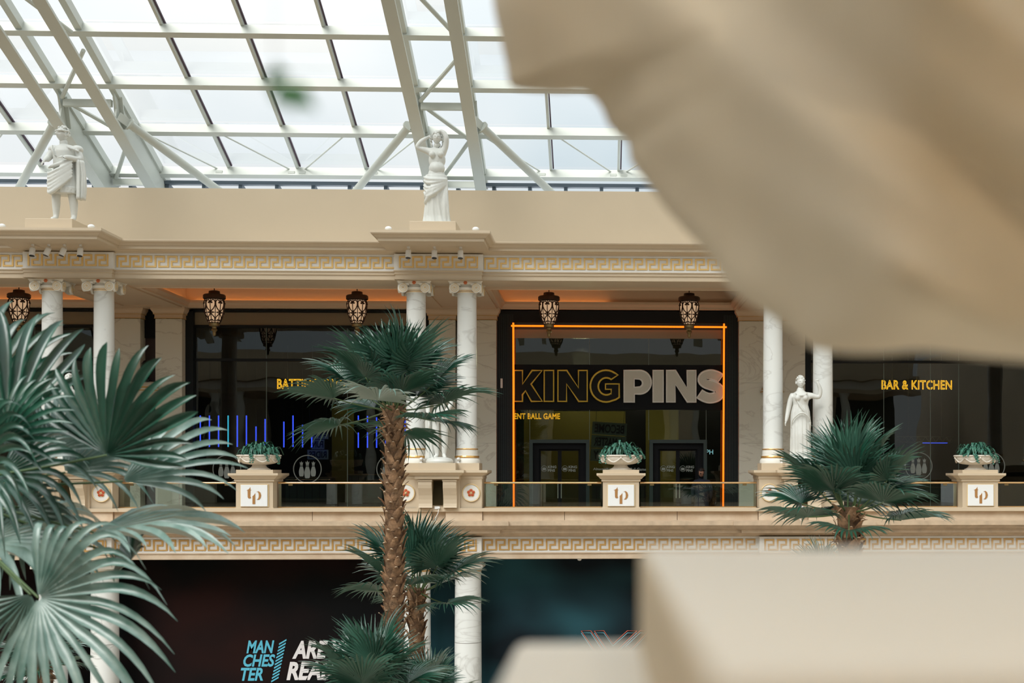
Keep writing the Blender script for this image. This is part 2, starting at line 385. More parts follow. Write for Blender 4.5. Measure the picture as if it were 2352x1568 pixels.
def entablature(name, label, ztop, prof, fz0, fz1, fy, arch, ab, key, kz, mats, blockf, soffit, ybk):
    root = struct(name, label)
    path = [(XL, fy), (XR, fy)]
    MB().sweep(path, [(-.6, ztop + .02)] + prof + [(-.6, fz1)]).obj('cornice', mats[0], root)
    MB().box(XL, XR, fy, fy + .5, fz0, fz1).obj('frieze', 'white', root)
    # white fillets above and below the key band
    MB().sweep(path, [(0, fz1), (.022, fz1), (.022, fz1 - .045), (0, fz1 - .05)]).obj('fillet', 'white', root)
    MB().sweep(path, [(0, fz0 + .055), (.022, fz0 + .05), (.022, fz0), (0, fz0)]).obj('fillet', 'white', root)
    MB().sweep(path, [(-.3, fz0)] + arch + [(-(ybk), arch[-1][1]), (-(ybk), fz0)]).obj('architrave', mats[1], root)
    zb_ = arch[-1][1]; MB().box(XL, XR, fy - .02, fy + .99, zb_ - .004, zb_ + .006).obj('architrave_soffit', mats[1], root)
    xs = [XL] + sum([[p - blockf, p + blockf] for p in PAIRS], []) + [XR]
    for i in range(0, len(xs), 2):
        a, b = xs[i], xs[i + 1]
        if i == 0: a = b - 4 * KP
        if i == len(xs) - 2: b = a + 12 * KP
        keys(root, a + .02, b - .02, fy, kz, key)
    for p in PAIRS:
        bl = MB().box(p - blockf, p + blockf, fy - .16, fy, fz0, fz1); 
        bl.obj('frieze_block', 'white', root)
        keys(root, p - blockf + .12, p + blockf - .12, fy - .16, kz, key)
        MB().box(p + blockf - .155, p + blockf - .12, fy - .162 - KD, fy - .16, kz, kz + KH).obj('key_ornament', key.materials[0].name and ('gold' if key is key_up else 'gold2'), root)
        MB().sweep([(p - blockf + .05, fy + .1), (p - blockf + .05, fy - .16), (p + blockf - .05, fy - .16), (p + blockf - .05, fy + .1)], [(-.1, fz0)] + arch + [(-.5, arch[-1][1])]).obj('architrave_block', mats[1], root)
        MB().box(p - blockf + .07, p + blockf - .07, fy - .165, fy + .2, arch[-1][1] + .008, fz0 - .003).obj('architrave_core', mats[1], root)
    return root
cor_prof = [(.47, 5.66), (.47, 5.625), (.455, 5.60), (.40, 5.575), (.365, 5.545), (.35, 5.53), (.335, 5.53), (.335, 5.515), (.315, 5.51), (.315, 5.45), (.16, 5.445), (.13, 5.425), (.07, 5.415), (.055, 5.39), (0, 5.387)]
arch1 = [(.06, 4.977), (.06, 4.962), (.03, 4.945), (.03, 4.905), (.05, 4.90), (.05, 4.885), (.02, 4.875), (.02, 4.765), (.045, 4.76)]
t1 = entablature('trim_1', 'upper entablature with gold Greek key band', 5.64, cor_prof, 4.977, 5.387, -.45, arch1, None, key_up, 5.045, ('tan', 'tan'), 1.09, 4.76, .95)
for p in PAIRS:
    rect = [(p - .93, -.4), (p - .93, -1.75), (p + .93, -1.75), (p + .93, -.4)]
    q = MB().sweep(rect, [(-.5, 5.69), (.47, 5.685)] + cor_prof[1:10] + [(-.4, 5.445), ]); q.box(p - .9, p + .9, -1.72, -.3, 5.45, 5.68)
    q.obj('cornice_projection', 'tan', t1)

# wall above the cornice
wb = struct('wall_back', 'sand painted wall above the cornice and dark shop wall below it')
MB().box(XL, XR, .8, 1.3, 5.5, 7.27).obj('upper_wall', 'wall', wb)
MB().box(XL, XR, -.35, .9, 5.40, 5.62).obj('cornice_bed', 'tan', wb)
# panelled joints of the wall behind the shopfronts (spandrel over portico)
MB().box(XL, XR, 5.55, 5.9, 4.6, 6.5).obj('spandrel', 'tan', wb)

# ---------------------------------------------------------------- portico ceiling with lit coffers
cp = struct('ceiling', 'portico ceiling with recessed orange lit coffers')
ZC = 4.76
def quadring(mb, x0, x1, y0, y1, X0, X1, Y0, Y1, z, t):
    mb.box(X0, X1, Y0, y0, z, z + t); mb.box(X0, X1, y1, Y1, z, z + t); mb.box(X0, x0, y0, y1, z, z + t); mb.box(x1, X1, y0, y1, z, z + t)
for i, b in enumerate(BAYS):
    x0, x1, y0, y1 = b - 3.45, b + 3.45, .95, 5.1
    mb = MB(); quadring(mb, x0, x1, y0, y1, b - 4.5, b + 4.5, .45, 5.6, ZC, .08); mb.obj('soffit', 'coffer', cp)
    prof = [(0, ZC), (-.10, ZC - .0), (-.12, ZC + .03), (-.12, ZC + .07), (-.03, ZC + .14), (-.03, ZC + .17), (0.02, ZC + .19), (.02, ZC)]
    # crown around the opening (path runs so that outward points away from the coffer)
    MB().sweep([(x0, y0), (x1, y0), (x1, y1), (x0, y1)], [(-o, z) for o, z in [(.0, ZC + .0), (.05, ZC - .02), (.09, ZC), (.10, ZC + .05), (.17, ZC + .12), (.17, ZC + .19), (.15, ZC + .19), (.13, ZC + .10), (.0, ZC + .10)]], closed=True).obj('coffer_moulding', 'coffer', cp)
    MB().sweep([(x0, y0), (x1, y0), (x1, y1), (x0, y1)], [(0, ZC + .02), (0, 5.62), (.08, 5.62), (.08, ZC + .02)], closed=True).obj('coffer_side', 'coffer', cp)
    MB().sweep([(x0, y0), (x1, y0), (x1, y1), (x0, y1)], [(0, 5.30), (-.14, 5.34), (-.20, 5.42), (-.20, 5.5), (0, 5.5)], closed=True).obj('coffer_cornice', 'coffer', cp)
    MB().box(x0 - .1, x1 + .1, y0 - .1, y1 + .1, 5.62, 5.72).obj('coffer_top', 'coffer', cp)
    xa, xb = (x0 + .25, x1 - .25) if i != 2 else (x0 + .25, b - .3)
    c = MB(); c.box(xa, xb, y1 - .09, y1 - .04, ZC + .11, ZC + .13); c.box(xa, xb, y0 + .04, y0 + .09, ZC + .11, ZC + .13)
    c.box(x0 + .04, x0 + .09, y0 + .3, y1 - .3, ZC + .11, ZC + .13)
    if i != 2: c.box(x1 - .09, x1 - .04, y0 + .3, y1 - .3, ZC + .11, ZC + .13)
    c.obj('cove_light', 'cove', cp)
for p in PAIRS:
    mb = MB(); quadring(mb, p - .55, p + .55, 1.3, 4.6, p - 1.0, p + 1.0, .5, 5.3, ZC - .035, .04); mb.obj('ceiling_border', 'coffer', cp)

# ---------------------------------------------------------------- pilasters of the shop wall
WY = 5.0
def pilaster(x0, x1):
    mb = MB(); zz = [-1.63, .85, 2.62, 4.42]
    for a, b in zip(zz, zz[1:]): mb.box(x0, x1, WY, 5.6, a + .006, b - .006)
    mb.box(x0 + .01, x1 - .01, WY + .012, 5.6, -1.63, 4.42)
    o = mb.obj('pilaster', 'marble2', wb)
    MB().box(x0 - .02, x1 + .02, WY - .02, 5.6, -1.63, -1.5).obj('pilaster_foot', 'black', o)
    r = [(x0, 5.6), (x0, WY), (x1, WY), (x1, 5.6)]
    MB().sweep(r, [(-.1, 4.44), (.02, 4.44), (.02, 4.54), (.05, 4.56), (.06, 4.60), (.10, 4.66), (.11, 4.69), (.11, 4.76), (-.1, 4.76)]).obj('pilaster_capital', 'coffer', o)
    g = MB(); g.sweep(r, [(0, 4.425), (.03, 4.425), (.03, 4.44), (0, 4.44)]); g.sweep(r, [(0, 4.545), (.055, 4.545), (.055, 4.558), (0, 4.558)])
    g.obj('gilt_line', 'gold2', o)
for p in PAIRS:
    pilaster(p - .97, p - .215); pilaster(p + .215, p + .97)
    MB().box(p - .215, p + .215, 5.42, 5.5, -1.63, 3.9).obj('recess_panel', 'maroon', wb)
    MB().box(p - .215, p + .215, 5.35, 5.5, 3.9, 4.76).obj('recess_panel', 'blackm', wb)
    # marble bracket shelf with gilt edges
    br = thing('wall_bracket', '', 'bracket', (p, 0, 0)); 
    m_ = MB(); m_.lathe([(0, 2.02), (.12, 2.06), (.22, 2.2), (.30, 2.32), (.34, 2.34), (.34, 2.40), (.30, 2.42), (.30, 2.47)], 0, WY, 0, 24, PI, 2 * PI)
    m_.lathe([(.30, 2.47), (.24, 2.55), (.18, 2.60), (.0, 2.62)], 0, WY, 0, 24, PI, 2 * PI); m_.obj('shelf', 'marble2', br, 'auto')
    g = MB(); g.lathe([(.345, 2.335), (.352, 2.35), (.345, 2.365)], 0, WY, 0, 24, PI, 2 * PI); g.lathe([(.30, 2.42), (.312, 2.44), (.30, 2.46)], 0, WY, 0, 24, PI, 2 * PI); g.obj('gilt_edge', 'gold2', br, 'auto')
    lab = {-22: 'far left', -13: 'left', -4: 'middle', 5: 'right', 14: 'far right'}[p]
    br['label'] = {-22: 'cream marble wall bracket hidden at the far left outside the picture', -13: 'cream marble bracket with gilt edges carrying the black bust', -4: 'cream marble bracket behind the middle column pair, beside the large shop sign', 5: 'cream marble bracket with gilt edges on the wall behind the statue with raised arm', 14: 'cream marble bracket at the far right outside the picture'}[p]
    br['group'] = 'marble brackets between the pilasters'

# ---------------------------------------------------------------- shopfronts
SY = 5.45
def WX(u, Y=SY): return P(u, 1000, Y).x
def WZ(v, Y=SY, u=1400): return P(u, v, Y).z
def pane(parent, x0, x1, z0, z1, y=SY, name='pane', m='shopglass'): return MB().box(x0, x1, y, y + .015, z0, z1).obj(name, m, parent)
zt = 4.72
def rect_ring(mb, x0, x1, z0, z1, t, y0, y1, bottom=False):
    mb.box(x0, x0 + t, y0, y1, z0, z1); mb.box(x1 - t, x1, y0, y1, z0, z1); mb.box(x0 + t, x1 - t, y0, y1, z1 - t, z1)
    if bottom: mb.box(x0 + t, x1 - t, y0, y1, z0, z0 + t)
def plain_front(name, label, b, xs):
    r = struct(name, label); x0, x1 = b - 3.53, b + 3.53
    MB().box(x0, x0 + .22, SY - .15, SY + .1, -1.63, zt).obj('frame_post', 'black', r); MB().box(x1 - .22, x1, SY - .15, SY + .1, -1.63, zt).obj('frame_post', 'black', r)
    MB().box(x0, x1, SY - .15, SY + .1, WZ(720), zt).obj('frame_head', 'black', r)
    MB().box(x0 + .2, x1 - .2, SY - .05, SY + .06, WZ(756), WZ(750)).obj('transom', 'black', r)
    MB().box(x0 + .2, x1 - .2, SY - .05, SY + .06, WZ(832), WZ(826)).obj('transom', 'black', r)
    MB().box(x0 + .2, x1 - .2, SY + .02, SY + .06, WZ(750), WZ(721)).obj('head_band', 'beigeband', r)
    MB().box(x0 + .2, x1 - .2, SY - .04, SY + .06, -1.63, -1.5).obj('sill', 'black', r)
    X = [x0 + .2] + [WX(u) for u in xs] + [x1 - .2]
    for a, c in zip(X, X[1:]):
        pane(r, a + .008, c - .008, WZ(826), WZ(756)); pane(r, a + .008, c - .008, -1.5, WZ(832))
    for a in X[1:-1]: MB().box(a - .008, a + .008, SY, SY + .02, -1.5, WZ(756)).obj('glass_joint', 'jointm', r)
    return r
M['beigeband'] = mat('beige panel and reflected band', (.26, .22, .15), .35, metal=.3)
M['jointm'] = mat('pale glass joint', (.16, .22, .20), .3)
w1 = plain_front('window_1', 'left shopfront with batting sign and blue lights', -8.5, [612, 798])
w3 = plain_front('window_3', 'right shopfront with bar and kitchen sign', 9.5, [2030, 2137, 2202])
w4 = plain_front('window_4', 'shopfront behind the far left columns', -17.5, [80])
# centre shopfront
r = w2 = struct('window_2', 'centre shopfront framed in orange neon'); b = .5; x0, x1 = b - 3.53, b + 3.53
gx0, gx1 = WX(1181), WX(1660); zhead = WZ(741)
MB().box(x0, gx0, SY - .25, SY + .1, -1.63, zt).obj('frame_post', 'black', r); MB().box(gx1, x1, SY - .25, SY + .1, -1.63, zt).obj('frame_post', 'black', r)
MB().box(gx0, gx1, SY - .25, SY + .1, zhead, zt).obj('frame_head', 'black', r)
g = MB()
for q in range(9):
    for (a_, b_) in ((x0, gx0), (gx1, x1)):
        xx = a_ + (b_ - a_) * (q + .5) / 9; g.box(xx - .006, xx + .006, SY - .256, SY - .25, -1.5, zt - .1)
g.obj('cladding_rib', 'frame', r)
MB().box(gx0, gx1, SY, SY + .05, WZ(777), WZ(757)).obj('head_band', 'beigeband', r)  # reflection of the opposite ceiling put into this band's beige colour
MB().box(gx0, gx1, SY - .02, SY + .06, WZ(757), zhead).obj('transom', 'frame', r)
cx = [gx0, WX(1354), WX(1421), WX(1490), gx1]
for a, c in ((gx0, cx[1]), (cx[1], cx[3]), (cx[3], gx1)): pane(r, a + .006, c - .006, WZ(838), WZ(777))
MB().box(gx0, gx1, SY - .10, SY + .05, WZ(941), WZ(838)).obj('fascia_board', 'blackm', r)
DZ = WZ(1010)
d1, d2 = (WX(1217), WX(1354)), (WX(1491), WX(1622))
lower = [(gx0, d1[0]), (d1[1], d2[0]), (d2[1], gx1)]
for a, c in lower: pane(r, a + .006, c - .006, -1.5, DZ)
for a, c in ((gx0, WX(1217)), (WX(1217), WX(1354)), (WX(1354), WX(1490)), (WX(1490), WX(1622)), (WX(1622), gx1)): pane(r, a + .006, c - .006, DZ, WZ(941))
for u in (1217, 1354, 1490, 1622): MB().box(WX(u) - .006, WX(u) + .006, SY - .004, SY + .02, DZ, WZ(941)).obj('glass_joint', 'jointm', r)
for u in (1354, 1490): MB().box(WX(u) - .006, WX(u) + .006, SY - .004, SY + .02, WZ(838), WZ(777)).obj('glass_joint', 'jointm', r)
MB().box(gx0, gx1, SY - .04, SY + .06, -1.63, -1.5).obj('sill', 'black', r)
def double_door(name, lab, X0, X1):
    d = struct(name, lab); z1 = DZ
    mb = MB(); rect_ring(mb, X0, X1, -1.63, z1, .10, SY - .30, SY + .12); mb.obj('outer_frame', 'frame', d)
    mb = MB(); rect_ring(mb, X0 + .10, X1 - .10, -1.63, z1 - .10, .17, SY - .16, SY + .08); mb.obj('inner_frame', 'blackm', d)
    a, c = X0 + .27, X1 - .27; mid = (a + c) / 2
    for s_, (l, h) in enumerate(((a, mid), (mid, c))):
        lf = MB(); rect_ring(lf, l, h, -1.6, z1 - .27, .055, SY - .06, SY - .01, True); o = lf.obj('door_leaf', 'blackm', d)
        pane(o, l + .055, h - .055, -1.54, z1 - .325, SY - .04)
        MB().tube([(mid + (-.05 if s_ == 0 else .05), SY - .10, -.75), (mid + (-.05 if s_ == 0 else .05), SY - .10, -.3)], .014).obj('handle', 'steel', o)
        wgl = (h - l) - .11
        tx = l + .055 + wgl * .42
        link('decal', text_mesh('KING\nPINS', (tx, tx + wgl * .50, WZ(1083), WZ(1069)), SY - .058, 'decal', .002, .03), o)
        dm = MB(); ringpts = [(l + .055 + wgl * .20 + .085 * math.cos(t), SY - .058, WZ(1076) + .085 * math.sin(t)) for t in [2 * PI * k / 24 for k in range(24)]]
        dm.tube(ringpts, .006, 4, closed=True)
        for k in (-1, 0, 1): dm.ball((l + .055 + wgl * .20 + k * .035, SY - .058, WZ(1076) - .01), .018, .003, .045, 8, 6)
        dm.obj('emblem', 'decal', o)
    return d
double_door('door_1', 'left pair of dark framed glass doors', *d1); double_door('door_2', 'right pair of dark framed glass doors', *d2)

# shop interiors
wi = struct('wall_interior', 'dark walls inside the shops')
for i, b in enumerate(BAYS):
    mb = MB(); mb.box(b - 4.4, b + 4.4, 12, 12.2, -1.63, 5.5); mb.box(b - 4.5, b - 4.4, 5.7, 12.2, -1.63, 5.5); mb.box(b + 4.4, b + 4.5, 5.7, 12.2, -1.63, 5.5); mb.box(b - 4.5, b + 4.5, 5.7, 12.2, 5.5, 5.6)
    mb.obj('shop_shell', 'interior', wi)
MB().box(.5 - 3.0, .5 + .3, 9.6, 9.7, -1.63, 2.0).obj('mustard_wall', 'interiory', wi)
MB().box(.5 + 1.0, .5 + 2.1, 10.6, 10.7, -1.63, 2.2).obj('mustard_wall', 'interiory', wi)
MB().box(-8.5 - .2, -8.5 + .5, 9.6, 9.7, -1.0, 2.2).obj('mustard_wall', 'interiory', wi)

# ---------------------------------------------------------------- lower entablature, parapet (trim_2)
cor2 = [(.56, -1.19), (.56, -1.29), (.53, -1.30), (.49, -1.335), (.43, -1.37), (.42, -1.385), (.38, -1.385), (.38, -1.40), (.34, -1.42), (.33, -1.485), (.30, -1.49), (.16, -1.50), (.10, -1.56), (.03, -1.585), (0, -1.59)]
arch2 = [(.05, -1.975), (.05, -2.0), (.02, -2.01), (.02, -2.06), (.04, -2.065), (.04, -2.13), (.0, -2.14)]
t2 = entablature('trim_2', 'lower entablature with gold Greek key band under the walkway', -1.19, cor2, -1.975, -1.59, -.5, arch2, None, key_lo, -1.935, ('tan3', 'tan2'), 1.06, -2.14, 1.1)
for p in PAIRS:   # cornice breaks forward below each pair
    MB().sweep([(p - 1.2, -.45), (p - 1.2, -.60), (p + 1.2, -.60), (p + 1.2, -.45)], [(-.05, -1.185)] + [(o, z) for o, z in cor2[:11]] + [(-.05, -1.49)]).obj('cornice_break', 'tan3', t2)
# stone facing slabs between ledge and cornice: each slab is a piece
edges = [XL]
for p in PAIRS: edges += [p - 3.1, p - 1.08, p - .43, p - .17, p + .17, p + 1.08, p + 3.1]
edges.append(XR); edges = sorted(set(edges))
for k, (a, c) in enumerate(zip(edges, edges[1:])):
    near = min(abs((a + c) / 2 - p) for p in PAIRS); yf = -.62 if near < 1.0 else -.56
    if near < .17: yf = -.52
    if near > 4: pass
    MB().box(a + .006, c - .006, yf, .3, -1.20, -.955).obj('facing_slab', 'tan2', t2)
MB().box(XL, XR, -.5, .5, -1.6, -.96).obj('slab_core', 'tan2', t2)
MB().box(XL, XR, -.45, 5.6, -1.98, -1.76).obj('slab_underside', 'tan', t2)
MB().box(XL, XR, -.68, .5, -.96, -.875).obj('ledge', 'tan', t2)

# ---------------------------------------------------------------- ground level hoardings
HY = .75
wl = struct('wall_lower', 'dark printed hoardings closing the ground level shops')
for i, b in enumerate(BAYS):
    MB().box(b - 4.0, b + 4.0, HY, HY + .1, -7.63, -1.9).obj('hoarding', 'hoardR' if i >= 2 else 'hoardL', wl)
for p in PAIRS: MB().box(p - .52, p + .52, HY + .12, HY + .2, -7.63, -1.9).obj('hoarding_return', 'hoardR' if p > -5 else 'hoardL', wl)

# ---------------------------------------------------------------- glass roof
rf = struct('ceiling', 'sloping glass roof on white painted steel ribs')
SL = .37
def RZ(y): return 8.49 + SL * (4 - y)
YS = [4.0 - 1.87 * k for k in range(0, 11)]       # purlin lines up the near slope
YR = YS[-1]                                         # ridge
def RZ2(y): return RZ(y) if y >= YR else RZ(YR) - SL * (YR - y)
YEND = 2 * YR - 4.0
xs = []
for p in PAIRS + [23]:
    xs += [p - .69, p + .69]
allx = []
for a, c in zip(xs, xs[1:]):
    n = 1 if c - a < 1.5 else 4
    allx += [(a + (c - a) * i / n, a + (c - a) * (i + 1) / n) for i in range(n)]
off = .14
for k in range(10):
    ya, yb = YS[k], YS[k + 1]
    for a, c in allx:
        if c > XR + 2: continue
        mb = MB(); mb.add([(a + .03, ya - .03, RZ(ya - .03) + off), (c - .03, ya - .03, RZ(ya - .03) + off), (c - .03, yb + .03, RZ(yb + .03) + off), (a + .03, yb + .03, RZ(yb + .03) + off)], [(0, 1, 2, 3)])
        mb.obj('glass_pane', 'roofglass', rf)
mb = MB(); mb.add([(XL, YR, RZ(YR) + off), (XR + 2, YR, RZ(YR) + off), (XR + 2, YEND, RZ(4) + off), (XL, YEND, RZ(4) + off)], [(0, 1, 2, 3)]); o = mb.obj('far_slope_glass', 'roofglass', rf)
def purlin(y, z, h=.25, wd=.19):
    pb = MB(); nx = Vector((0, SL, 1)).normalized(); sd = Vector((0, -1, SL)).normalized()
    c = Vector((0, y, z - .02)); vs = []
    for X in (XL, XR + 2):
        for i, j in ((-1, -1), (1, -1), (1, 1), (-1, 1)):
            q = c + sd * (i * wd / 2) + nx * (j * h / 2 - h * .3); vs.append((X, q.y, q.z))
    pb.add(vs, [(0, 1, 2, 3), (7, 6, 5, 4), (0, 4, 5, 1), (1, 5, 6, 2), (2, 6, 7, 3), (3, 7, 4, 0)])
    return pb.obj('purlin', 'steel', rf)
for y in YS: purlin(y, RZ(y))
for k in range(1, 10, 2): purlin(YR - 1.87 * k, RZ2(YR - 1.87 * k))
# glazing bars (white bar with a dark gasket along it)
bars = [a for a, c in allx if a < XR + 2]
for a in bars:
    if any(abs(abs(a - p) - .69) < .01 for p in PAIRS + [23]): continue
    mb = MB(); mb.bar((a, 4.1, RZ(4.1) + .06), (a, YR, RZ(YR) + .06), .07, .12); mb.bar((a, YR, RZ(YR) + .06), (a, YEND, RZ(4) + .06), .07, .12); mb.obj('glazing_bar', 'steel', rf)
    mb = MB(); mb.bar((a + .065, 4.0, RZ(4) + .11), (a + .065, YR, RZ(YR) + .11), .035, .05); mb.obj('gasket', 'pinkseal', rf)
HYk = YS[2] + .35     # knee of the ribs
for p in PAIRS:
    for s_ in (-1, 1):
        x = p + s_ * .69
        rb = link('rib', None, rf)
        mb = MB(); A = (x, 4.6, RZ(4.6) - .95); mid_ = (x, YR, RZ(YR) - 1.15)
        mb.bar(A, mid_, .30, .07); mb.bar(mid_, (x, YEND, RZ(4) - .9), .30, .07); mb.obj('lower_flange', 'steel', rb)
        mb = MB(); mb.bar((x, 4.6, RZ(4.6) - .05), (x, YR, RZ(YR) - .05), .16, .24); mb.bar((x, YR, RZ(YR) - .05), (x, YEND, RZ(4) - .05), .16, .24); mb.obj('upper_chord', 'steel', rb)
        # solid web from the knee down to the wall, rounded opening above it
        web = [(4.6, RZ(4.6) - .92), (4.6, RZ(4.6) - .1), (HYk - .25, RZ(HYk) - .02), (HYk - .15, RZ(HYk) - .22), (HYk + .05, RZ(HYk) - .5), (HYk - .05, RZ(HYk) - .78), (HYk - .35, RZ(HYk) - .90)]
        n = len(web); vs = [(x - .02, y, z) for y, z in web] + [(x + .02, y, z) for y, z in web]
        MB().add(vs, [tuple(range(n)), tuple(range(2 * n - 1, n - 1, -1))] + [(i, i + n, (i + 1) % n + n, (i + 1) % n) for i in range(n)]).obj('web', 'steel', rb)
        for k in (5, 8):
            y = YS[k]; MB().bar((x, y, RZ(y) - 1.1), (x, y - .3, RZ(y) - .1), .18, .10).obj('post', 'steel', rb)
        y = HYk + .15; MB().bar((x, y + .25, RZ(y) - .88), (x, y, RZ(y) - .12), .24, .05).obj('stiffener', 'steel', rb)
    # lacing tubes between the two ribs of a pair
    ys = [4.2, YS[2] + .1, YS[4], YS[6], YS[8], YR]
    zo = -.35
    for k in range(2):
        pass
    y0_, y1_ = 4.1, YS[1]; 
    MB().tube([(p - .6, 4.1, RZ(4.1) - .3), (p + .6, YS[1] - .2, RZ(YS[1] - .2) - .3)], .055).obj('lacing_tube', 'steel', rf)
    MB().tube([(p - .6, HYk + .1, RZ(HYk) - .3), (p + .6, YS[1] + .1, RZ(YS[1] + .1) - .3)], .055).obj('lacing_tube', 'steel', rf)
    MB().tube([(p - .6, HYk - .1, RZ(HYk - .1) - .3), (p + .6, YS[3] + .4, RZ(YS[3] + .4) - .3)], .055).obj('lacing_tube', 'steel', rf)
    MB().tube([(p + .6, YS[3] - .3, RZ(YS[3]) - .25), (p - .6, YS[4] - .5, RZ(YS[4] - .5) - .3)], .055).obj('lacing_tube', 'steel', rf)
    for y in (HYk, 4.0): MB().bar((p - .6, y, RZ(y) - .38), (p + .6, y, RZ(y) - .38), .14, .17).obj('cross_beam', 'steel', rf)
    # big raking struts from the knees down to the wall head
    for s_ in (-1, 1):
        a = Vector((p + s_ * .80, HYk + .1, RZ(HYk) - .72)); c = Vector((p + s_ * 3.25, 3.4, 7.2))
        d = (c - a).normalized()
        mb = MB(); mb.tube([a + d * .25, c], .105, 12); o = mb.obj('raking_strut', 'steel', rf, 'auto')
        mb = MB(); mb.tube([a + d * .22, a + d * .27], .16, 12); mb.bar(a - d * .08, a + d * .24, .03, .22); mb.obj('strut_flange', 'steel', o, 'auto')
# thin bracing rods in the lowest row of panes
for p in PAIRS:
    for (xa, xb) in ((p + .8, p + 2.35), (p + 2.8, p + 4.35), (p + 6.2, p + 4.65), (p + 8.2, p + 6.65)):
        A = (xa, YS[1] + .1, RZ(YS[1] + .1) - .08); B = (xb, 4.0, RZ(4.0) - .02)
        mb = MB(); mb.tube([A, B], .022, 6); mb.box(xb - .09, xb + .09, 3.85, 4.0, RZ(4) - .13, RZ(4) - .06); mb.obj('bracing_rod', 'steel', rf)
# gutter beam and dark outer rafters under the eave
MB().box(XL, XR + 2, 4.25, 4.45, RZ(4) - .36, RZ(4) - .26).obj('gutter_beam', 'greysteel', rf)
for k in range(44):
    x = XL + .5 + k * 1.02
    if x < XR + 1: MB().bar((x, 4.3, RZ(4) - .38), (x, 6.4, RZ(4) - .85), .10, .16).obj('outer_rafter', 'greysteel', rf)
MB().box(XL, XR + 2, 9, 9.4, 6.8, 8.05).obj('outer_upstand', 'outer', rf) if False else None
M['outer'] = mat('pale outer roof', (.75, .77, .80), .6)
MB().box(XL, XR + 2, 1.3, 30, 6.9, 7.0).obj('outer_roof', 'outer', rf)

# ---------------------------------------------------------------- the near side of the hall (seen only in reflections; shades the parapet)
wo_ = struct('wall_opposite', 'near side of the hall, mirrored arcade behind the photographer')
OY = -2.2
MB().box(XL, XR, -32.55 + OY, -31.55 + OY, 4.76, 5.6).obj('entablature', 'tan', wo_)
MB().box(XL, XR, -31.6 + OY, -31.52 + OY, 4.98, 5.38).obj('frieze', 'white', wo_)
MB().box(XL, XR, -33.3 + OY, -32.8 + OY, 5.5, 7.27).obj('upper_wall', 'wall', wo_)
MB().box(XL, XR, -32.9 + OY, -31.1 + OY, 5.44, 5.66).obj('cornice', 'tan', wo_)
MB().box(XL, XR, -38 + OY, -32.5 + OY, 4.76, 4.9).obj('soffit', 'coffer', wo_)
MB().box(XL, XR, -38.2 + OY, -37.6 + OY, -1.63, 4.9).obj('shop_wall', 'oppdark', wo_)
MB().box(XL, XR, -33.4, -31.5, -2.3, -1.95).obj('lower_entablature', 'tan2', wo_)
MB().box(XL, XR, -33.6, -33.2, -7.63, -2.3).obj('lower_wall', 'oppdark', wo_)
for p in PAIRS:
    for s_ in (-1, 1):
        MB().lathe([(.27, -1.6), (.26, 4.5), (.40, 4.76)], p + s_ * .635, -32 + OY, 0, 20).obj('column', 'marble', wo_, 'auto')
    MB().box(p - .97, p + .97, -37.65 + OY, -37.2 + OY, -1.63, 4.76).obj('pilaster', 'marble2', wo_)
MB().box(XL - .5, XL, -42, 14, -7.63, 7.3).obj('wall_left', 'wall').__setitem__('kind', 'structure')
MB().box(XR + 2, XR + 2.5, -42, 14, -7.63, 7.3).obj('wall_right', 'wall').__setitem__('kind', 'structure')
M['bronzeglass'] = mat('bronze mirror', (.16, .13, .07), .08, metal=.9)
# ================================================================ COLUMNS
WHO = {-22: 'far left', -13: 'left', -4: 'middle', 5: 'right', 14: 'far right'}
def spiral(c, r0, turns, y, n=30, flip=1):
    return [(c[0] + flip * (r0 * (1 - .8 * k / n)) * math.cos(PI / 2 - 2 * PI * turns * k / n), y, c[1] + (r0 * (1 - .8 * k / n)) * math.sin(PI / 2 - 2 * PI * turns * k / n)) for k in range(n + 1)]
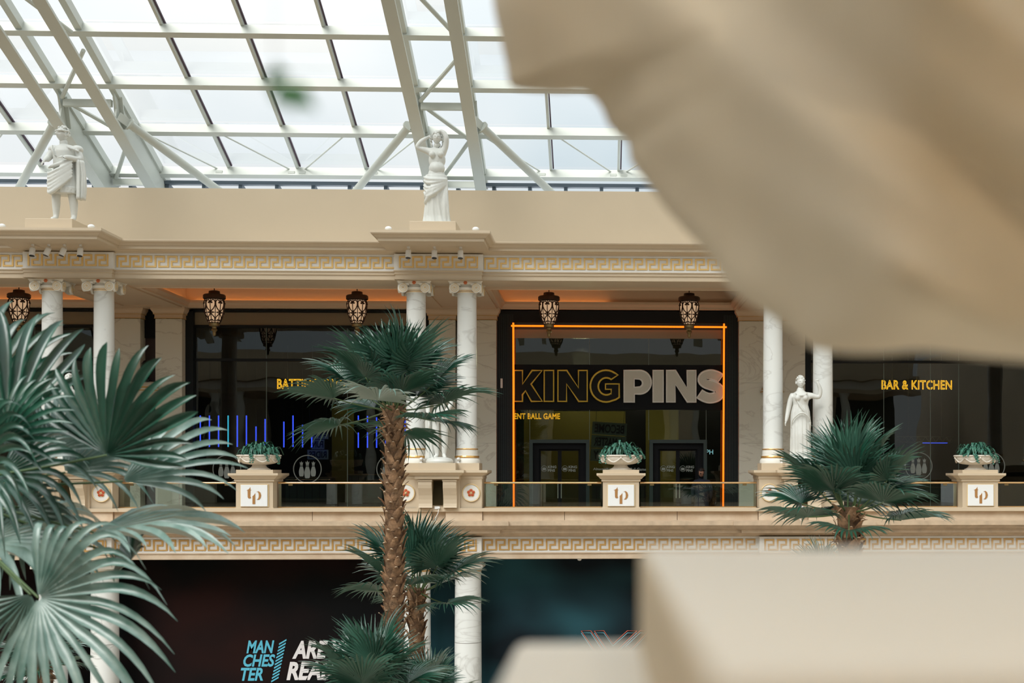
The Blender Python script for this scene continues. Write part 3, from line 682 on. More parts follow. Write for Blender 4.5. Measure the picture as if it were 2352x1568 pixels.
# capital meshes, local origin at the bottom centre of the capital
def cap_meshes():
    out = {}
    m1 = MB(); m1.lathe([(.235, 0), (.25, .01), (.25, .03), (.235, .04), (.245, .06), (.30, .10), (.31, .12), (.26, .16), (.25, .235)], n=32)
    out['bell'] = m1.mesh('bell', 'cap', 'auto')
    pts = []
    h = .44
    for q in range(4):
        a = q * PI / 2
        for t in [-.92 + 1.84 * i / 10 for i in range(11)]:
            x, y = h * t, -(h - .085 * (1 - t * t)); c, s_ = math.cos(a), math.sin(a)
            pts.append((x * c - y * s_, x * s_ + y * c))
    ab = MB(); n = len(pts)
    def ring(sc, z): return [(x * sc, y * sc, z) for x, y in pts]
    for z0, z1, s0, s1 in ((.195, .235, .93, .96), (.235, .262, .99, 1.0)):
        ab.add(ring(s0, z0) + ring(s1, z1), [tuple(range(n - 1, -1, -1)), tuple(range(n, 2 * n))] + [(i, (i + 1) % n, (i + 1) % n + n, i + n) for i in range(n)])
    out['abacus'] = ab.mesh('abacus', 'cap')
    g = MB()
    for z0, z1, s0 in ((.262, .285, 1.03),):
        g.add(ring(s0, z0) + ring(s0 * .985, z1), [tuple(range(n - 1, -1, -1)), tuple(range(n, 2 * n))] + [(i, (i + 1) % n, (i + 1) % n + n, i + n) for i in range(n)])
    g.tube([(.252 * math.cos(t), .252 * math.sin(t), .018) for t in [2 * PI * k / 24 for k in range(24)]], .007, 5, closed=True)
    g.tube([(.25 * math.cos(t), .25 * math.sin(t), .055) for t in [2 * PI * k / 24 for k in range(24)]], .006, 5, closed=True)
    out['gilt_band'] = g.mesh('gilt_band', 'gilt', 'auto')
    v = MB()      # one volute face looking to -Y at the left corner
    v.m = 0
    c = (-.275, .095)
    prof = [(0, 0), (.118, 0), (.122, .015), (.122, .10), (.10, .115), (0, .115)]
    vs = []; k = 24
    for r_, d in prof:
        for j in range(k): a = 2 * PI * j / k; vs.append((c[0] + r_ * math.cos(a), -.40 + d * .55, c[1] + r_ * math.sin(a)))
    v.add(vs, [(i * k + j, i * k + (j + 1) % k, (i + 1) * k + (j + 1) % k, (i + 1) * k + j) for i in range(len(prof) - 1) for j in range(k)])
    v.box(-.30, -.13, -.39, -.25, .165, .215)
    v.m = 1
    v.tube(spiral(c, .110, 2.4, -.402), [.0085 * (1 - .5 * i / 30) for i in range(31)], 5); v.ball((c[0], -.405, c[1]), .02, .014, .02, 8, 6)
    out['volute'] = v.mesh('volute', ['cap', 'goldpale'], 'auto')
    rs = MB()
    for q in range(6): a = q * PI / 3; rs.ball((.028 * math.cos(a), -.39, .225 + .028 * math.sin(a)), .022, .016, .022, 8, 6)
    rs.ball((0, -.40, .225), .02, .018, .02, 8, 6); out['rosette'] = rs.mesh('rosette', 'rosette', True)
    return out
M['goldpale'] = mat('pale gold line', (.78, .60, .33), .4)
M['rosette'] = mat('terracotta rosette', (.60, .17, .06), .5)
CM = cap_meshes()
# back volute faces, mirrored
def mirrored(me, name):
    m2 = me.copy(); m2.transform(Matrix.Scale(-1, 4, (1, 0, 0))); m2.flip_normals(); return m2
CM['volute_r'] = mirrored(CM['volute'], 'volute')
sh = MB(); sh.lathe([(.262, .60), (.262, .62), (.255, .66)] + [(.255 - .018 * (i / 8) ** 1.5, .66 + 3.84 * i / 8) for i in range(1, 9)], n=40); SHAFT = sh.mesh('shaft', 'marble', 'auto')
bs = MB(); bs.lathe([(.0, .236), (.335, .236), (.335, .30), (.315, .335), (.30, .35), (.30, .36), (.275, .375)], n=40); bs.lathe([(.285, .425), (.272, .44), (.272, .53), (.262, .58), (0, .58)], n=40)
BASE = bs.mesh('base', 'cap', 'auto')
gb = MB(); gb.lathe([(.27, .365), (.30, .37), (.312, .395), (.30, .42), (.27, .425)], n=40); gb.lathe([(.26, .575), (.275, .578), (.28, .592), (.272, .604), (.255, .606)], n=40); GBASE = gb.mesh('gilt_ring', 'gilt', 'auto')
def column(x, lab):
    t = thing('marble_column', lab, 'column', (x, 0, 0), group='marble columns of the upper arcade')
    link('shaft', SHAFT, t); b = link('base', BASE, t); link('gilt_ring', GBASE, b)
    c = link('capital', CM['bell'], t, (0, 0, 4.495)); link('abacus', CM['abacus'], c); link('gilt_band', CM['gilt_band'], c)
    for q in range(4):
        link('volute', CM['volute'], c, rot=(0, 0, q * PI / 2)); link('volute', CM['volute_r'], c, rot=(0, 0, q * PI / 2))
    link('rosette', CM['rosette'], c); return t
LC = {(-22, -1): 'white marble column wholly outside the picture at far left', (-22, 1): 'white marble column outside the picture, far left pair',
      (-13, -1): 'leftmost white marble column, half hidden by the near palm fronds', (-13, 1): 'white marble column just left of the black bust',
      (-4, -1): 'white marble column standing behind the crown of the tall middle palm', (-4, 1): 'white marble column between the tall middle palm and the large shop sign',
      (5, -1): 'white marble column just left of the statue with raised arm', (5, 1): 'white marble column directly behind the raised arm of the statue',
      (14, -1): 'white marble column right of the picture, beyond the last planter', (14, 1): 'white marble column farthest right, outside the picture'}
for p in PAIRS:
    for s_ in (-1, 1): column(p + s_ * .635, LC[(p, s_)])

# lower columns
ls = MB(); ls.lathe([(.345, -7.6), (.345, -7.2), (.34, -5), (.325, -2.55)], n=40); LS = ls.mesh('shaft', 'marble', 'auto')
lcap = MB(); lcap.lathe([(.325, -2.56), (.345, -2.55), (.345, -2.53), (.33, -2.52), (.33, -2.44), (.36, -2.40), (.38, -2.37)], n=36); lcap.box(-.40, .40, -.40, .40, -2.37, -2.30); lcap.box(-.37, .37, -.37, .37, -2.30, -2.14); LCAP = lcap.mesh('capital', 'cap', 'auto')
lg = MB(); lg.lathe([(.33, -2.47), (.345, -2.46), (.35, -2.45), (.345, -2.44), (.33, -2.43)], n=36); LG = lg.mesh('gilt_ring', 'gold2', 'auto')
LL = {(-13, -1): 'lower marble column at the left edge, behind drooping palm fingers', (-13, 1): 'lower marble column left of the dark hoarding with cyan print',
      (-4, -1): 'lower marble column hidden between the two middle palm trunks', (-4, 1): 'lower marble column right of the middle palms, left of the teal hoarding'}
LJ = MB(); 
for z in (-3.25, -4.25, -5.4): LJ.lathe([(.3345, z - .006), (.341, z - .004), (.341, z + .004), (.3345, z + .006)], n=36)
M['jointd'] = mat('grey mortar joint', (.25, .24, .22), .8); LJM = LJ.mesh('drum_joint', 'jointd', 'auto')
for p in PAIRS:
    for s_ in (-1, 1):
        t = thing('lower_column', LL.get((p, s_), {-22: 'lower marble column outside the picture at far left', 5: 'lower marble column hidden behind the cream stone parapet', 14: 'lower marble column far right behind the parapet'}.get(p)), 'column', (p + s_ * .635 + .03, -.02, 0), group='marble columns of the ground level')
        sf = link('shaft', LS, t); link('drum_joint', LJM, sf); c = link('capital', LCAP, t); link('gilt_ring', LG, c)

# ================================================================ PAIR PEDESTALS
cap_ped = [(0, .062), (.17, .060), (.17, .0), (.155, -.01), (.12, -.03), (.08, -.06), (.075, -.07), (.04, -.075), (.04, -.15), (.02, -.16), (-.05, -.165)]
def medallion(parent, x, y, z, r=.225):
    mb = MB(); k = 40
    for prof, mi in (([(0, -.03), (r * .86, -.03), (r * .90, -.02)], 0), ([(r * .88, -.01), (r * .90, -.04), (r * .96, -.045), (r, -.03), (r, 0.02)], 1)):
        vs = []
        for r_, d in prof:
            for j in range(k): a = 2 * PI * j / k; vs.append((x + r_ * math.cos(a), y + d, z + r_ * math.sin(a)))
        mb.m = mi; mb.add(vs, [(i * k + j, i * k + (j + 1) % k, (i + 1) * k + (j + 1) % k, (i + 1) * k + j) for i in range(len(prof) - 1) for j in range(k)])
    o = mb.obj('medallion', ['white', 'goldpale'], parent, 'auto')
    f = MB(); f.m = 0
    for q in range(5):
        a = PI / 2 + q * 2 * PI / 5; f.ball((x + .058 * math.cos(a), y - .04, z + .058 * math.sin(a)), .042, .014, .042, 10, 6)
    f.m = 1
    for q in range(5):
        a = PI / 2 + q * 2 * PI / 5
        f.tube([(x + .058 * math.cos(a) + .042 * math.cos(t), y - .042, z + .058 * math.sin(a) + .042 * math.sin(t)) for t in [2 * PI * k_ / 14 for k_ in range(14)]], .005, 4, closed=True)
        f.ball((x + .03 * math.cos(a + .6), y - .055, z + .03 * math.sin(a + .6)), .012, .008, .012, 6, 4)
    f.ball((x, y - .055, z), .018, .012, .018, 8, 6); f.obj('rose', ['red', 'goldpale'], o, True)
def console_mesh():
    # S-scroll bracket, profile in y,z
    prof = [(.0, -.20), (-.20, -.20), (-.235, -.23), (-.24, -.30), (-.225, -.38), (-.18, -.47), (-.14, -.56), (-.115, -.66), (-.11, -.76), (-.125, -.83), (-.14, -.86), (0, -.86)]
    mb = MB()
    def sl(x0, x1, g=0):
        n = len(prof); vs = [(x0, y - g, z) for y, z in prof] + [(x1, y - g, z) for y, z in prof]
        mb.add(vs, [tuple(range(n)), tuple(range(2 * n - 1, n - 1, -1))] + [(i, i + n, (i + 1) % n + n, (i + 1) % n) for i in range(n)])
    sl(-.165, .165); mb.box(-.175, .175, -.25, 0, -.215, -.17); return mb.mesh('console', 'tan')
CONS = console_mesh()
PL = {-22: 'tan stone pedestal under the far left column pair, outside the picture', -13: 'tan stone pedestal under the left column pair, behind the near palm fronds',
      -4: 'tan stone pedestal under the middle column pair with two rose medallions', 5: 'tan stone pedestal under the right column pair, beside the right palm', 14: 'tan stone pedestal under the far right column pair'}
for p in PAIRS:
    t = thing('column_pedestal', PL[p], 'pedestal', (p, 0, 0), group='pedestals under the column pairs')
    mb = MB(); mb.box(-1.06, 1.06, -.60, .6, -.875, -.15); mb.box(-.53, .53, -.66, -.55, -.875, -.15); mb.box(-1.10, 1.10, -.64, .64, -.9, -.875); mb.obj('body', 'tan', t)
    MB().box(-.98, .98, -.42, .42, .06, .236).obj('upper_block', 'tan', t); MB().box(-.45, .45, -.92, -.40, .06, .236).obj('upper_block', 'tan', t)
    MB().sweep([(-1.04, .55), (-1.04, -.58), (-.50, -.58), (-.50, -.92), (.50, -.92), (.50, -.58), (1.04, -.58), (1.04, .55)], [(-.3, .064)] + cap_ped[1:]).obj('cap_moulding', 'tan', t)
    MB().box(-1.05, 1.05, -.57, .55, .0, .06).box(-.5, .5, -.92, -.5, -.16, .06).obj('cap_core', 'tan', t)
    for s_ in (-1, 1):
        link('console', CONS, t, (s_ * .30, -.66, 0)); medallion(t, s_ * .80, -.60, -.50)
    gl = MB(); gl.box(-.16, .16, -.70, -.665, -.80, -.20); gl.obj('mirror_panel', 'bronzeglass', t)
    so = thing('power_socket', {-13: 'white power socket under the left pedestal', -4: 'white power socket with plug below the mirrored panel, beside the tall palm trunk', 5: 'white power socket with hanging cable left of the right palm trunk'}.get(p, 'white power socket outside the picture, under the %s pedestal' % WHO[p]), 'socket', (p, -.66, -.90))
    b_ = MB(); b_.bbox(-.09, .03, -.70 + .66, 0, -.0, .07, .008); b_.obj('face_plate', 'whiteplastic', so)
    b_ = MB(); b_.bbox(-.005, .05, -.09, -.04, .01, .06, .012); b_.obj('plug', 'whiteplastic', so)
    cb = MB(); cb.tube(smooth_pts([(.02, -.07, .02), (0.0, -.09, -.10), (-.06, -.10, -.22), (-.03, -.12, -.30), (.1, -.16, -.335)]), .008, 5); cb.obj('cable', 'whiteplastic', so, True)
    # little floodlights beside the statue foot
    for s_ in (-1, 1):
        f = thing('floodlight', '%s small white floodlight on top of the %s pedestal' % ('left' if s_ < 0 else 'right', WHO[p]), 'light', (p + s_ * .46, -.34, .236), group='small floodlights at the column feet')
        q = MB(); q.lathe([(0, .0), (.04, 0), (.04, .02), (.015, .03), (.015, .06), (0, .06)], n=12); q.obj('foot', 'whiteplastic', f, 'auto')
        q = MB(); q.ball((0, 0, .10), .05, .06, .045, 12, 8); q.obj('head', 'whiteplastic', f, True)

# ================================================================ PLANTER PEDESTALS, URNS, PLANTS
LGX = lambda x: (x - 592) / 9.225 / 92.0
LGZ = lambda z: -(z - 1190) / 9.225 / 92.0
def tp_logo():
    t_ = [(463, 1082), (440, 1078), (470, 1066), (498, 1045), (516, 1012), (521, 1066), (540, 1072), (521, 1078), (519, 1210), (532, 1228), (525, 1242), (500, 1249), (476, 1240), (465, 1220)]
    p1 = [(563, 1200), (590, 1180), (619, 1138), (619, 1365), (563, 1365)]
    bowl = [(645, 1108), (690, 1098), (725, 1125), (743, 1185), (728, 1240), (695, 1275), (650, 1272), (675, 1255), (690, 1220), (692, 1175), (683, 1130), (668, 1110)]
    return poly_curve([[(LGX(x), LGZ(z)) for x, z in l] for l in (t_, p1, bowl)], 'logo', 'lettering', .006)
TP = tp_logo()
def urn_mesh():
    mb = MB(); k = 64; prof = [(0, .0), (.28, 0), (.28, .02), (.25, .03), (.20, .06), (.165, .10), (.17, .125), (.30, .14), (.38, .16), (.44, .21), (.485, .27), (.495, .31), (.51, .33), (.54, .335), (.545, .36), (.53, .372), (.50, .37), (.47, .33), (.2, .3), (0, .3)]
    vs = []
    for i, (r_, z) in enumerate(prof):
        for j in range(k):
            a = 2 * PI * j / k; g = 0
            if 8 <= i <= 11: g = .018 * abs(math.sin(a * 4)) ** .7          # garland swags
            if 12 <= i <= 15: g = .008 * math.cos(a * 24)
            vs.append(((r_ + g) * math.cos(a), (r_ + g) * math.sin(a) * .86, z))
    mb.add(vs, [(i * k + j, i * k + (j + 1) % k, (i + 1) * k + (j + 1) % k, (i + 1) * k + j) for i in range(len(prof) - 1) for j in range(k)])
    return mb.mesh('bowl', 'urn', True)
URN = urn_mesh()
def garland():
    mb = MB()
    for q in range(8):
        a0 = q * PI / 4 - PI / 2; pts = []
        for i in range(9):
            t = i / 8; a = a0 + t * PI / 4; z = .30 - .11 * math.sin(PI * t); r_ = .47 - .35 * (.30 - z); pts.append(((r_ + .045) * math.cos(a), (r_ + .045) * math.sin(a) * .86, z))
        mb.tube(pts, [.012 + .012 * math.sin(PI * i / 8) for i in range(9)], 6); mb.ball((pts[0][0], pts[0][1], .30), .03, .03, .035, 8, 6)
    return mb.mesh('garland', 'urn', True)
GAR = garland()
def foliage(seed):
    rr = random.Random(seed); mb = MB()
    for k in range(230):
        a = rr.uniform(0, 2 * PI); r0 = rr.uniform(0, .38); L_ = rr.uniform(.12, .27); up = rr.uniform(.02, .17) * (1.3 - r0)
        bx, by = r0 * math.cos(a), r0 * math.sin(a) * .85; d = Vector((math.cos(a + rr.uniform(-.7, .7)), math.sin(a + rr.uniform(-.7, .7)), 0)); sd = Vector((-d.y, d.x, 0)); wd = rr.uniform(.022, .042); dome = .16 * (1 - (r0 / .42) ** 2) * rr.random()
        vs = []; n = 5; kink = rr.uniform(.6, 1.4)
        for i in range(n + 1):
            t = i / n; c = Vector((bx, by, .35 + dome)) + d * (L_ * t) + Vector((0, 0, up * 4 * t * (1 - t) * 1.1 + .10 * t * (1 - kink * t) + rr.uniform(-.006, .006)))
            w_ = wd * math.sin(PI * min(1, t * .9 + .08)) ** .7
            vs += [c - sd * w_, c + Vector((0, 0, -.008)), c + sd * w_]
        mb.add(vs, [(i * 3 + j, i * 3 + j + 1, i * 3 + j + 4, i * 3 + j + 3) for i in range(n) for j in range(2)])
    for k in range(6):   # trailing strands of small leaves over the rim
        a = rr.uniform(0, 2 * PI) if k > 4 else rr.uniform(PI * 1.1, PI * 1.9); L_ = rr.uniform(.10, .26)
        for i in range(9):
            t = i / 8; c = Vector(((.50 + .09 * math.sin(t * 1.6)) * math.cos(a + .05 * i * .3), (.46 + .07 * math.sin(t * 1.6)) * math.sin(a + .05 * i * .3), .385 - L_ * t * t))
            for q in range(2):
                b = rr.uniform(0, 2 * PI); mb.ball(c + Vector((.018 * math.cos(b), .018 * math.sin(b), .01 * q)), .024, .010, .016, 6, 3)
    return mb.mesh('foliage', 'fern', True)
SHL = ['left', 'centre', 'right']
PX_ = {-17.5: ('tan planter pedestal outside the picture, far left', 'white urn outside the picture at far left', 'trailing plant in the far left urn'),
       -8.5: ('tan planter pedestal with white logo plaque, between left columns and tall palm', 'white stone urn left of the tall palm trunk', 'green trailing plant in the urn left of the tall palm'),
       .5: ('tan planter pedestal with white logo plaque in front of the glass doors', 'white stone urn in front of the glass doors', 'green trailing plant in the urn before the glass doors'),
       9.5: ('tan planter pedestal with white logo plaque right of the right palm', 'white stone urn below the bar and kitchen sign', 'dark green leafy plant in the urn right of the right palm')}
for i, b in enumerate(BAYS):
    t = thing('planter_pedestal', PX_[b][0], 'pedestal', (b, 0, 0), group='pedestals carrying urns')
    MB().box(-.45, .45, -.60, .26, -.875, -.20).obj('body', 'tan', t); MB().box(-.47, .47, -.62, .28, -.885, -.86).obj('plinth', 'tan', t)
    MB().box(-.45, .45, -.60, .26, -.015, .07).obj('upper_block', 'tan', t)
    MB().sweep([(-.45, .26), (-.45, -.60), (.45, -.60), (.45, .26)], [(-.4, -.012), (.155, -.015), (.155, -.065), (.145, -.08), (.11, -.10), (.07, -.145), (.065, -.155), (.035, -.16), (.035, -.215), (.015, -.225), (-.1, -.23)], closed=True).obj('cap_moulding', 'tan', t)
    pq = MB(); pq.bbox(-.325, .325, -.645, -.60, -.83, -.30, .006); pl = pq.obj('plaque', 'plaque', t)
    eg = MB(); rect_ring(eg, -.335, .345, -.84, -.29, .012, -.63, -.60, True); eg.obj('plaque_rim', 'goldpale', pl)
    link('lettering', TP, pl, (0, -.648, -.565))
    u_ = thing('stone_urn', PX_[b][1], 'urn', (b, -.17, .07), group='white urns on the balustrade'); link('bowl', URN, u_); link('garland', GAR, u_)
    so = MB(); so.lathe([(.0, .33), (.45, .33)], n=24, sy=.86); so.obj('soil', 'soil', u_)
    pl_ = thing('trailing_plant', PX_[b][2], 'plant', (b, -.17, .07), group='plants in the white urns'); o_ = link('foliage', foliage(i + 3), pl_); o_['kind'] = 'stuff'

# ================================================================ GLASS RAILINGS
n_ = 0
RL = {(-17.5, -1): 'glass railing outside the picture, far left', (-17.5, 1): 'glass railing with brass handrail at the left edge behind palm fronds',
      (-8.5, -1): 'glass railing with brass handrail between left column pair and leftmost urn', (-8.5, 1): 'glass railing with brass handrail between leftmost urn and tall palm trunk',
      (.5, -1): 'glass railing with brass handrail in front of the left glass doors', (.5, 1): 'glass railing with brass handrail in front of the right glass doors',
      (9.5, -1): 'glass railing with brass handrail between right palm and right urn pedestal', (9.5, 1): 'glass railing with brass handrail at the right edge of the picture'}
for b in BAYS:
    for s_ in (-1, 1):
        x0, x1 = (b - 3.42, b - .485) if s_ < 0 else (b + .485, b + 3.42)
        t = thing('glass_railing', RL[(b, s_)], 'railing', ((x0 + x1) / 2, -.2, 0), group='glass railings of the walkway'); hw = (x1 - x0) / 2
        for q in range(2): MB().box(-hw + q * hw + .008, -hw + (q + 1) * hw - .008, -.008, .008, -.875, -.27).obj('glass_panel', 'railglass', t)
        MB().tube([(-hw, 0, -.255), (hw, 0, -.255)], .024, 12).obj('handrail', 'brass', t, 'auto')
        for q in (-hw + .3, hw - .3): MB().box(q - .05, q + .05, -.015, .015, -.325, -.28).obj('rail_bracket', 'agedbrass', t)
        MB().box(-hw, hw, -.03, .03, -.878, -.85).obj('base_channel', 'brass', t)

# ================================================================ LANTERNS
def lantern_meshes():
    out = {}
    gp = [(.235, 4.665), (.262, 4.60), (.268, 4.52), (.255, 4.40), (.235, 4.28), (.205, 4.17), (.165, 4.07), (.14, 4.02)]
    def rad(z):
        for (r0, z0), (r1, z1) in zip(gp, gp[1:]):
            if z1 <= z <= z0: return r0 + (r1 - r0) * (z0 - z) / (z0 - z1)
        return gp[0][0] if z > gp[0][1] else gp[-1][0]
    g = MB(); g.lathe([(r_ - .012, z) for r_, z in gp] + [(0, 4.02)], n=32); out['globe'] = g.mesh('globe', 'lampglass', True)
    c = MB(); c.lathe([(0, 4.90), (.10, 4.90), (.145, 4.885), (.15, 4.83), (.17, 4.81), (.27, 4.795), (.295, 4.77), (.295, 4.69), (.275, 4.67), (.25, 4.665), (0, 4.665)], n=36); out['cap'] = c.mesh('cap', 'bronze', 'auto')
    b = MB(); b.lathe([(.14, 4.03), (.14, 3.95), (.11, 3.94), (.065, 3.93), (.055, 3.88), (.075, 3.86), (.08, 3.835), (.05, 3.80), (.04, 3.78), (.05, 3.74), (.035, 3.69), (0, 3.67)], n=24); out['finial'] = b.mesh('finial', 'agedbrass', 'auto')
    r_ = MB(); r_.tube([(0, 0, 4.89), (0, 0, 5.63)], .013, 8); out['rod'] = r_.mesh('rod', 'bronze', True)
    s = MB()
    def sp(a, z): q = rad(z); return (q * math.cos(a), q * math.sin(a), z)
    def line(pts, r_): s.tube([sp(a, z) for a, z in pts], r_, 5)
    H = PI / 3
    for k in range(6):
        a0 = k * H
        line([(a0, 4.665 - .645 * i / 10) for i in range(11)], .012)
        if True: line([(a0 + H / 2 , 4.665 - .645 * i / 10) for i in range(11)], .010)
        for f in (-1, 1):
            h = H * .5 * f
            # heart: rises from the middle, bulges out, curls in at the top
            line([(a0 + h * x, z) for x, z in ((0, 4.33), (.35, 4.355), (.70, 4.41), (.93, 4.49), (.95, 4.57), (.75, 4.62), (.45, 4.63), (.20, 4.60), (.12, 4.56), (.25, 4.54), (.36, 4.555))], .015)
            line([(a0 + h * x, z) for x, z in ((0, 4.26), (.4, 4.22), (.85, 4.16), (.95, 4.10), (.7, 4.07), (.35, 4.085), (.25, 4.11))], .014)
            line([(a0 + h * x, z) for x, z in ((0, 4.33), (.45, 4.305), (.9, 4.295), (.45, 4.285), (0, 4.26))], .012)
            s.ball(sp(a0 + h * .30, 4.555), .025, .025, .025, 6, 5); s.ball(sp(a0 + h * .32, 4.10), .019, .019, .019, 6, 5)
        s.ball(sp(a0, 4.295), .03, .03, .03, 8, 6)
    for z in (4.655, 4.035): s.tube([(rad(z) * math.cos(t), rad(z) * math.sin(t), z) for t in [2 * PI * q / 32 for q in range(32)]], .01, 5, closed=True)
    out['scrollwork'] = s.mesh('scrollwork', 'bronze', True); return out
LM = lantern_meshes()
LAL = {-19.41: 'bronze lantern outside the picture at far left', -15.59: 'bronze scrollwork lantern at the left edge behind near palm tips', -10.41: 'bronze scrollwork lantern above the left shopfront, right of the bust',
       -6.59: 'bronze scrollwork lantern whose tip is hidden by the tall palm crown', -1.41: 'bronze scrollwork lantern above the K of the large sign', 2.41: 'bronze scrollwork lantern above the S of the large sign',
       7.59: 'bronze lantern hidden behind the near stone drapery', 11.41: 'bronze lantern at right hidden behind the near stone drapery'}
for b in BAYS:
    for s_ in (-1.91, 1.91):
        t = thing('hanging_lantern', LAL[round(b + s_, 2)], 'lantern', (b + s_, 2.6, 0), rz=PI / 8 * (1 if s_ < 0 else .6), group='bronze lanterns under the portico ceiling')
        for k_, me in LM.items(): link({'cap': 'lantern_cap'}.get(k_, k_), me, t)

# ================================================================ SPOTLIGHTS under the projecting cornices, knobs on top
def spot(x, y, lab, tilt):
    t = thing('spotlight', lab, 'spotlight', (x, y, 5.445), group='white spotlights under the cornice')
    m_ = MB(); m_.tube([(0, 0, 0), (0, 0, -.05)], .035, 10); m_.tube([(0, 0, -.05), (.05, 0, -.07), (.055, 0, -.13)], .007, 5); m_.obj('bracket', 'whiteplastic', t, 'auto')
    d = Vector((tilt, -.25, -1)).normalized(); a = Vector((0, 0, -.09)); c = a + d * .20
    m_ = MB(); m_.tube([a, a + d * .02, c], [.05, .066, .07], 16); m_.obj('housing', 'whiteplastic', t, 'auto')
    m_ = MB(); m_.tube([c - d * .02, c + d * .006], .062, 16); m_.obj('opening', 'shade', t)
names4 = ['first', 'second', 'third', 'fourth']
for p, us in ((-13, (75, 112, 148, 185)), (-4, (938, 998, 1058)), (5, (1760, 1815, 1870)), (14, ()), (-22, ())):
    for i, u in enumerate(us): spot(P(u, 575, -1.35).x, -1.35, '%s from left of the spotlights under the %s cornice projection' % (names4[i], WHO[p]), -.3 if (p == -13 and i in (1, 2)) else 0)
    for s_ in (-1, 1):
        t = thing('uplighter', '%s small white uplighter on top of the %s cornice projection' % ('left' if s_ < 0 else 'right', WHO[p]), 'light', (p + s_ * 1.03, -1.85, 5.685), group='white uplighters beside the rooftop statues')
        m_ = MB(); m_.tube([(-.03 * s_, 0, 0), (0, 0, .05)], .02, 8); m_.obj('stem', 'whiteplastic', t, True)
        m_ = MB(); m_.ball((0, 0, .09), .085, .07, .06, 12, 8); m_.obj('lamp_head', 'whiteplastic', t, True)
# plinths of the rooftop statues
for p in PAIRS:
    x0, x1 = (p - .55, p + .55); t = MB(); t.bbox(x0, x1, -1.75, -.7, 5.685, 5.985, .012); o = t.obj('statue_plinth', 'tan')
    tag(o, 'low tan plinth on the %s cornice projection%s' % (WHO[p], {-13: ' under the toga statue', -4: ' under the bare-chested statue'}.get(p, '')), 'plinth', 'plinths on the cornice projections')
# ================================================================ LARGE SHOP SIGN
YS_ = SY - .16
def S5(pts): return [(WX(1100 + x / 3.564, YS_), P(1100 + x / 3.564, 500 + z / 3.564, YS_).z) for x, z in pts]
def rev(l): return l[::-1]
lets = {}
lets['k'] = [[(290, 1250), (358, 1250), (358, 1362), (436, 1250), (518, 1250), (428, 1362), (520, 1503), (430, 1503), (382, 1416), (358, 1448), (358, 1503), (290, 1503)]]
lets['i'] = [[(535, 1250), (612, 1250), (612, 1503), (535, 1503)]]
lets['n'] = [[(647, 1250), (720, 1250), (815, 1392), (815, 1250), (887, 1250), (887, 1503), (817, 1503), (718, 1360), (718, 1503), (647, 1503)]]
lets['g'] = [[(1138, 1287)] + [(1040 - 128 * math.sin(math.radians(t)), 1378 - 130 * math.cos(math.radians(t))) for t in range(-35, 215, 12)] + [(1120, 1488), (1148, 1470), (1148, 1360), (1036, 1360), (1036, 1404), (1083, 1404), (1083, 1440)] + [(1043 - 66 * math.sin(math.radians(t)), 1380 - 70 * math.cos(math.radians(t))) for t in range(215, -40, -14)]]
lets['p'] = [[(1188, 1250), (1310, 1250)] + [(1316 + 93 * math.sin(math.radians(t)), 1346 - 96 * math.cos(math.radians(t))) for t in range(8, 180, 12)] + [(1310, 1442), (1272, 1442), (1272, 1508), (1188, 1508)],
             [(1270, 1318), (1308, 1318)] + [(1306 + 34 * math.sin(math.radians(t)), 1353 - 35 * math.cos(math.radians(t))) for t in range(20, 180, 20)] + [(1300, 1388), (1270, 1388)]]
lets['i2'] = [[(1425, 1250), (1508, 1250), (1508, 1508), (1425, 1508)]]
lets['n2'] = [[(x + 888, z if z < 1300 else z + (5 if z > 1450 else 2)) for x, z in lets['n'][0]]]
ctr = smooth_pts([(1976, 1316, 0), (1945, 1296, 0), (1895, 1284, 0), (1845, 1298, 0), (1832, 1330, 0), (1858, 1356, 0), (1905, 1372, 0), (1950, 1392, 0), (1972, 1425, 0), (1948, 1462, 0), (1895, 1477, 0), (1845, 1466, 0), (1806, 1442, 0)], 4)
L_, R_ = [], []
for i, q in enumerate(ctr):
    d = ctr[min(i + 1, len(ctr) - 1)] - ctr[max(i - 1, 0)]; d.normalize(); w_ = 37
    L_.append((q.x - d.y * w_, q.y + d.x * w_)); R_.append((q.x + d.y * w_, q.y - d.x * w_))
lets['s'] = [L_ + R_[::-1]]
sg = thing('shop_sign', 'large illuminated style sign of four dark yellow-edged and four pale letters', 'sign', (P(1420, 888, YS_).x, YS_, P(1420, 888, YS_).z))
off_ = sg.location.copy()
for k_, lp in lets.items():
    dark = k_ in 'king' and len(k_) == 1
    L2 = [S5(l) for l in lp]; L2 = [[(x - off_.x, z - off_.z) for x, z in l] for l in L2]
    me = poly_curve(L2, 'letterdark' if dark else 'letterpale', 'letter', .045); o = link('letter', me, sg); o['label'] = 'dark letter with yellow edge' if dark else 'pale grey letter with white edge'
    me = poly_curve(L2, 'yellowline' if dark else 'letterline', 'letter_edge', bevel=.028); e = link('letter_edge', me, o, (0, -.045, 0))

# orange neon frame of the centre shop
nf = thing('neon_light', 'thin orange neon line framing the centre shopfront', 'neon light', (.5, SY - .32, 0))
def WL(u, v): q = P(u, v, SY - .32); return Vector((q.x - .5, 0, q.z))
for a, c in ((WL(1174, 748), WL(1669, 751)), (WL(1179, 741), WL(1180, 1168)), (WL(1663, 743), WL(1661, 1168))):
    MB().tube([a, c], .026, 8).obj('neon_tube', 'neonorange', nf, True)

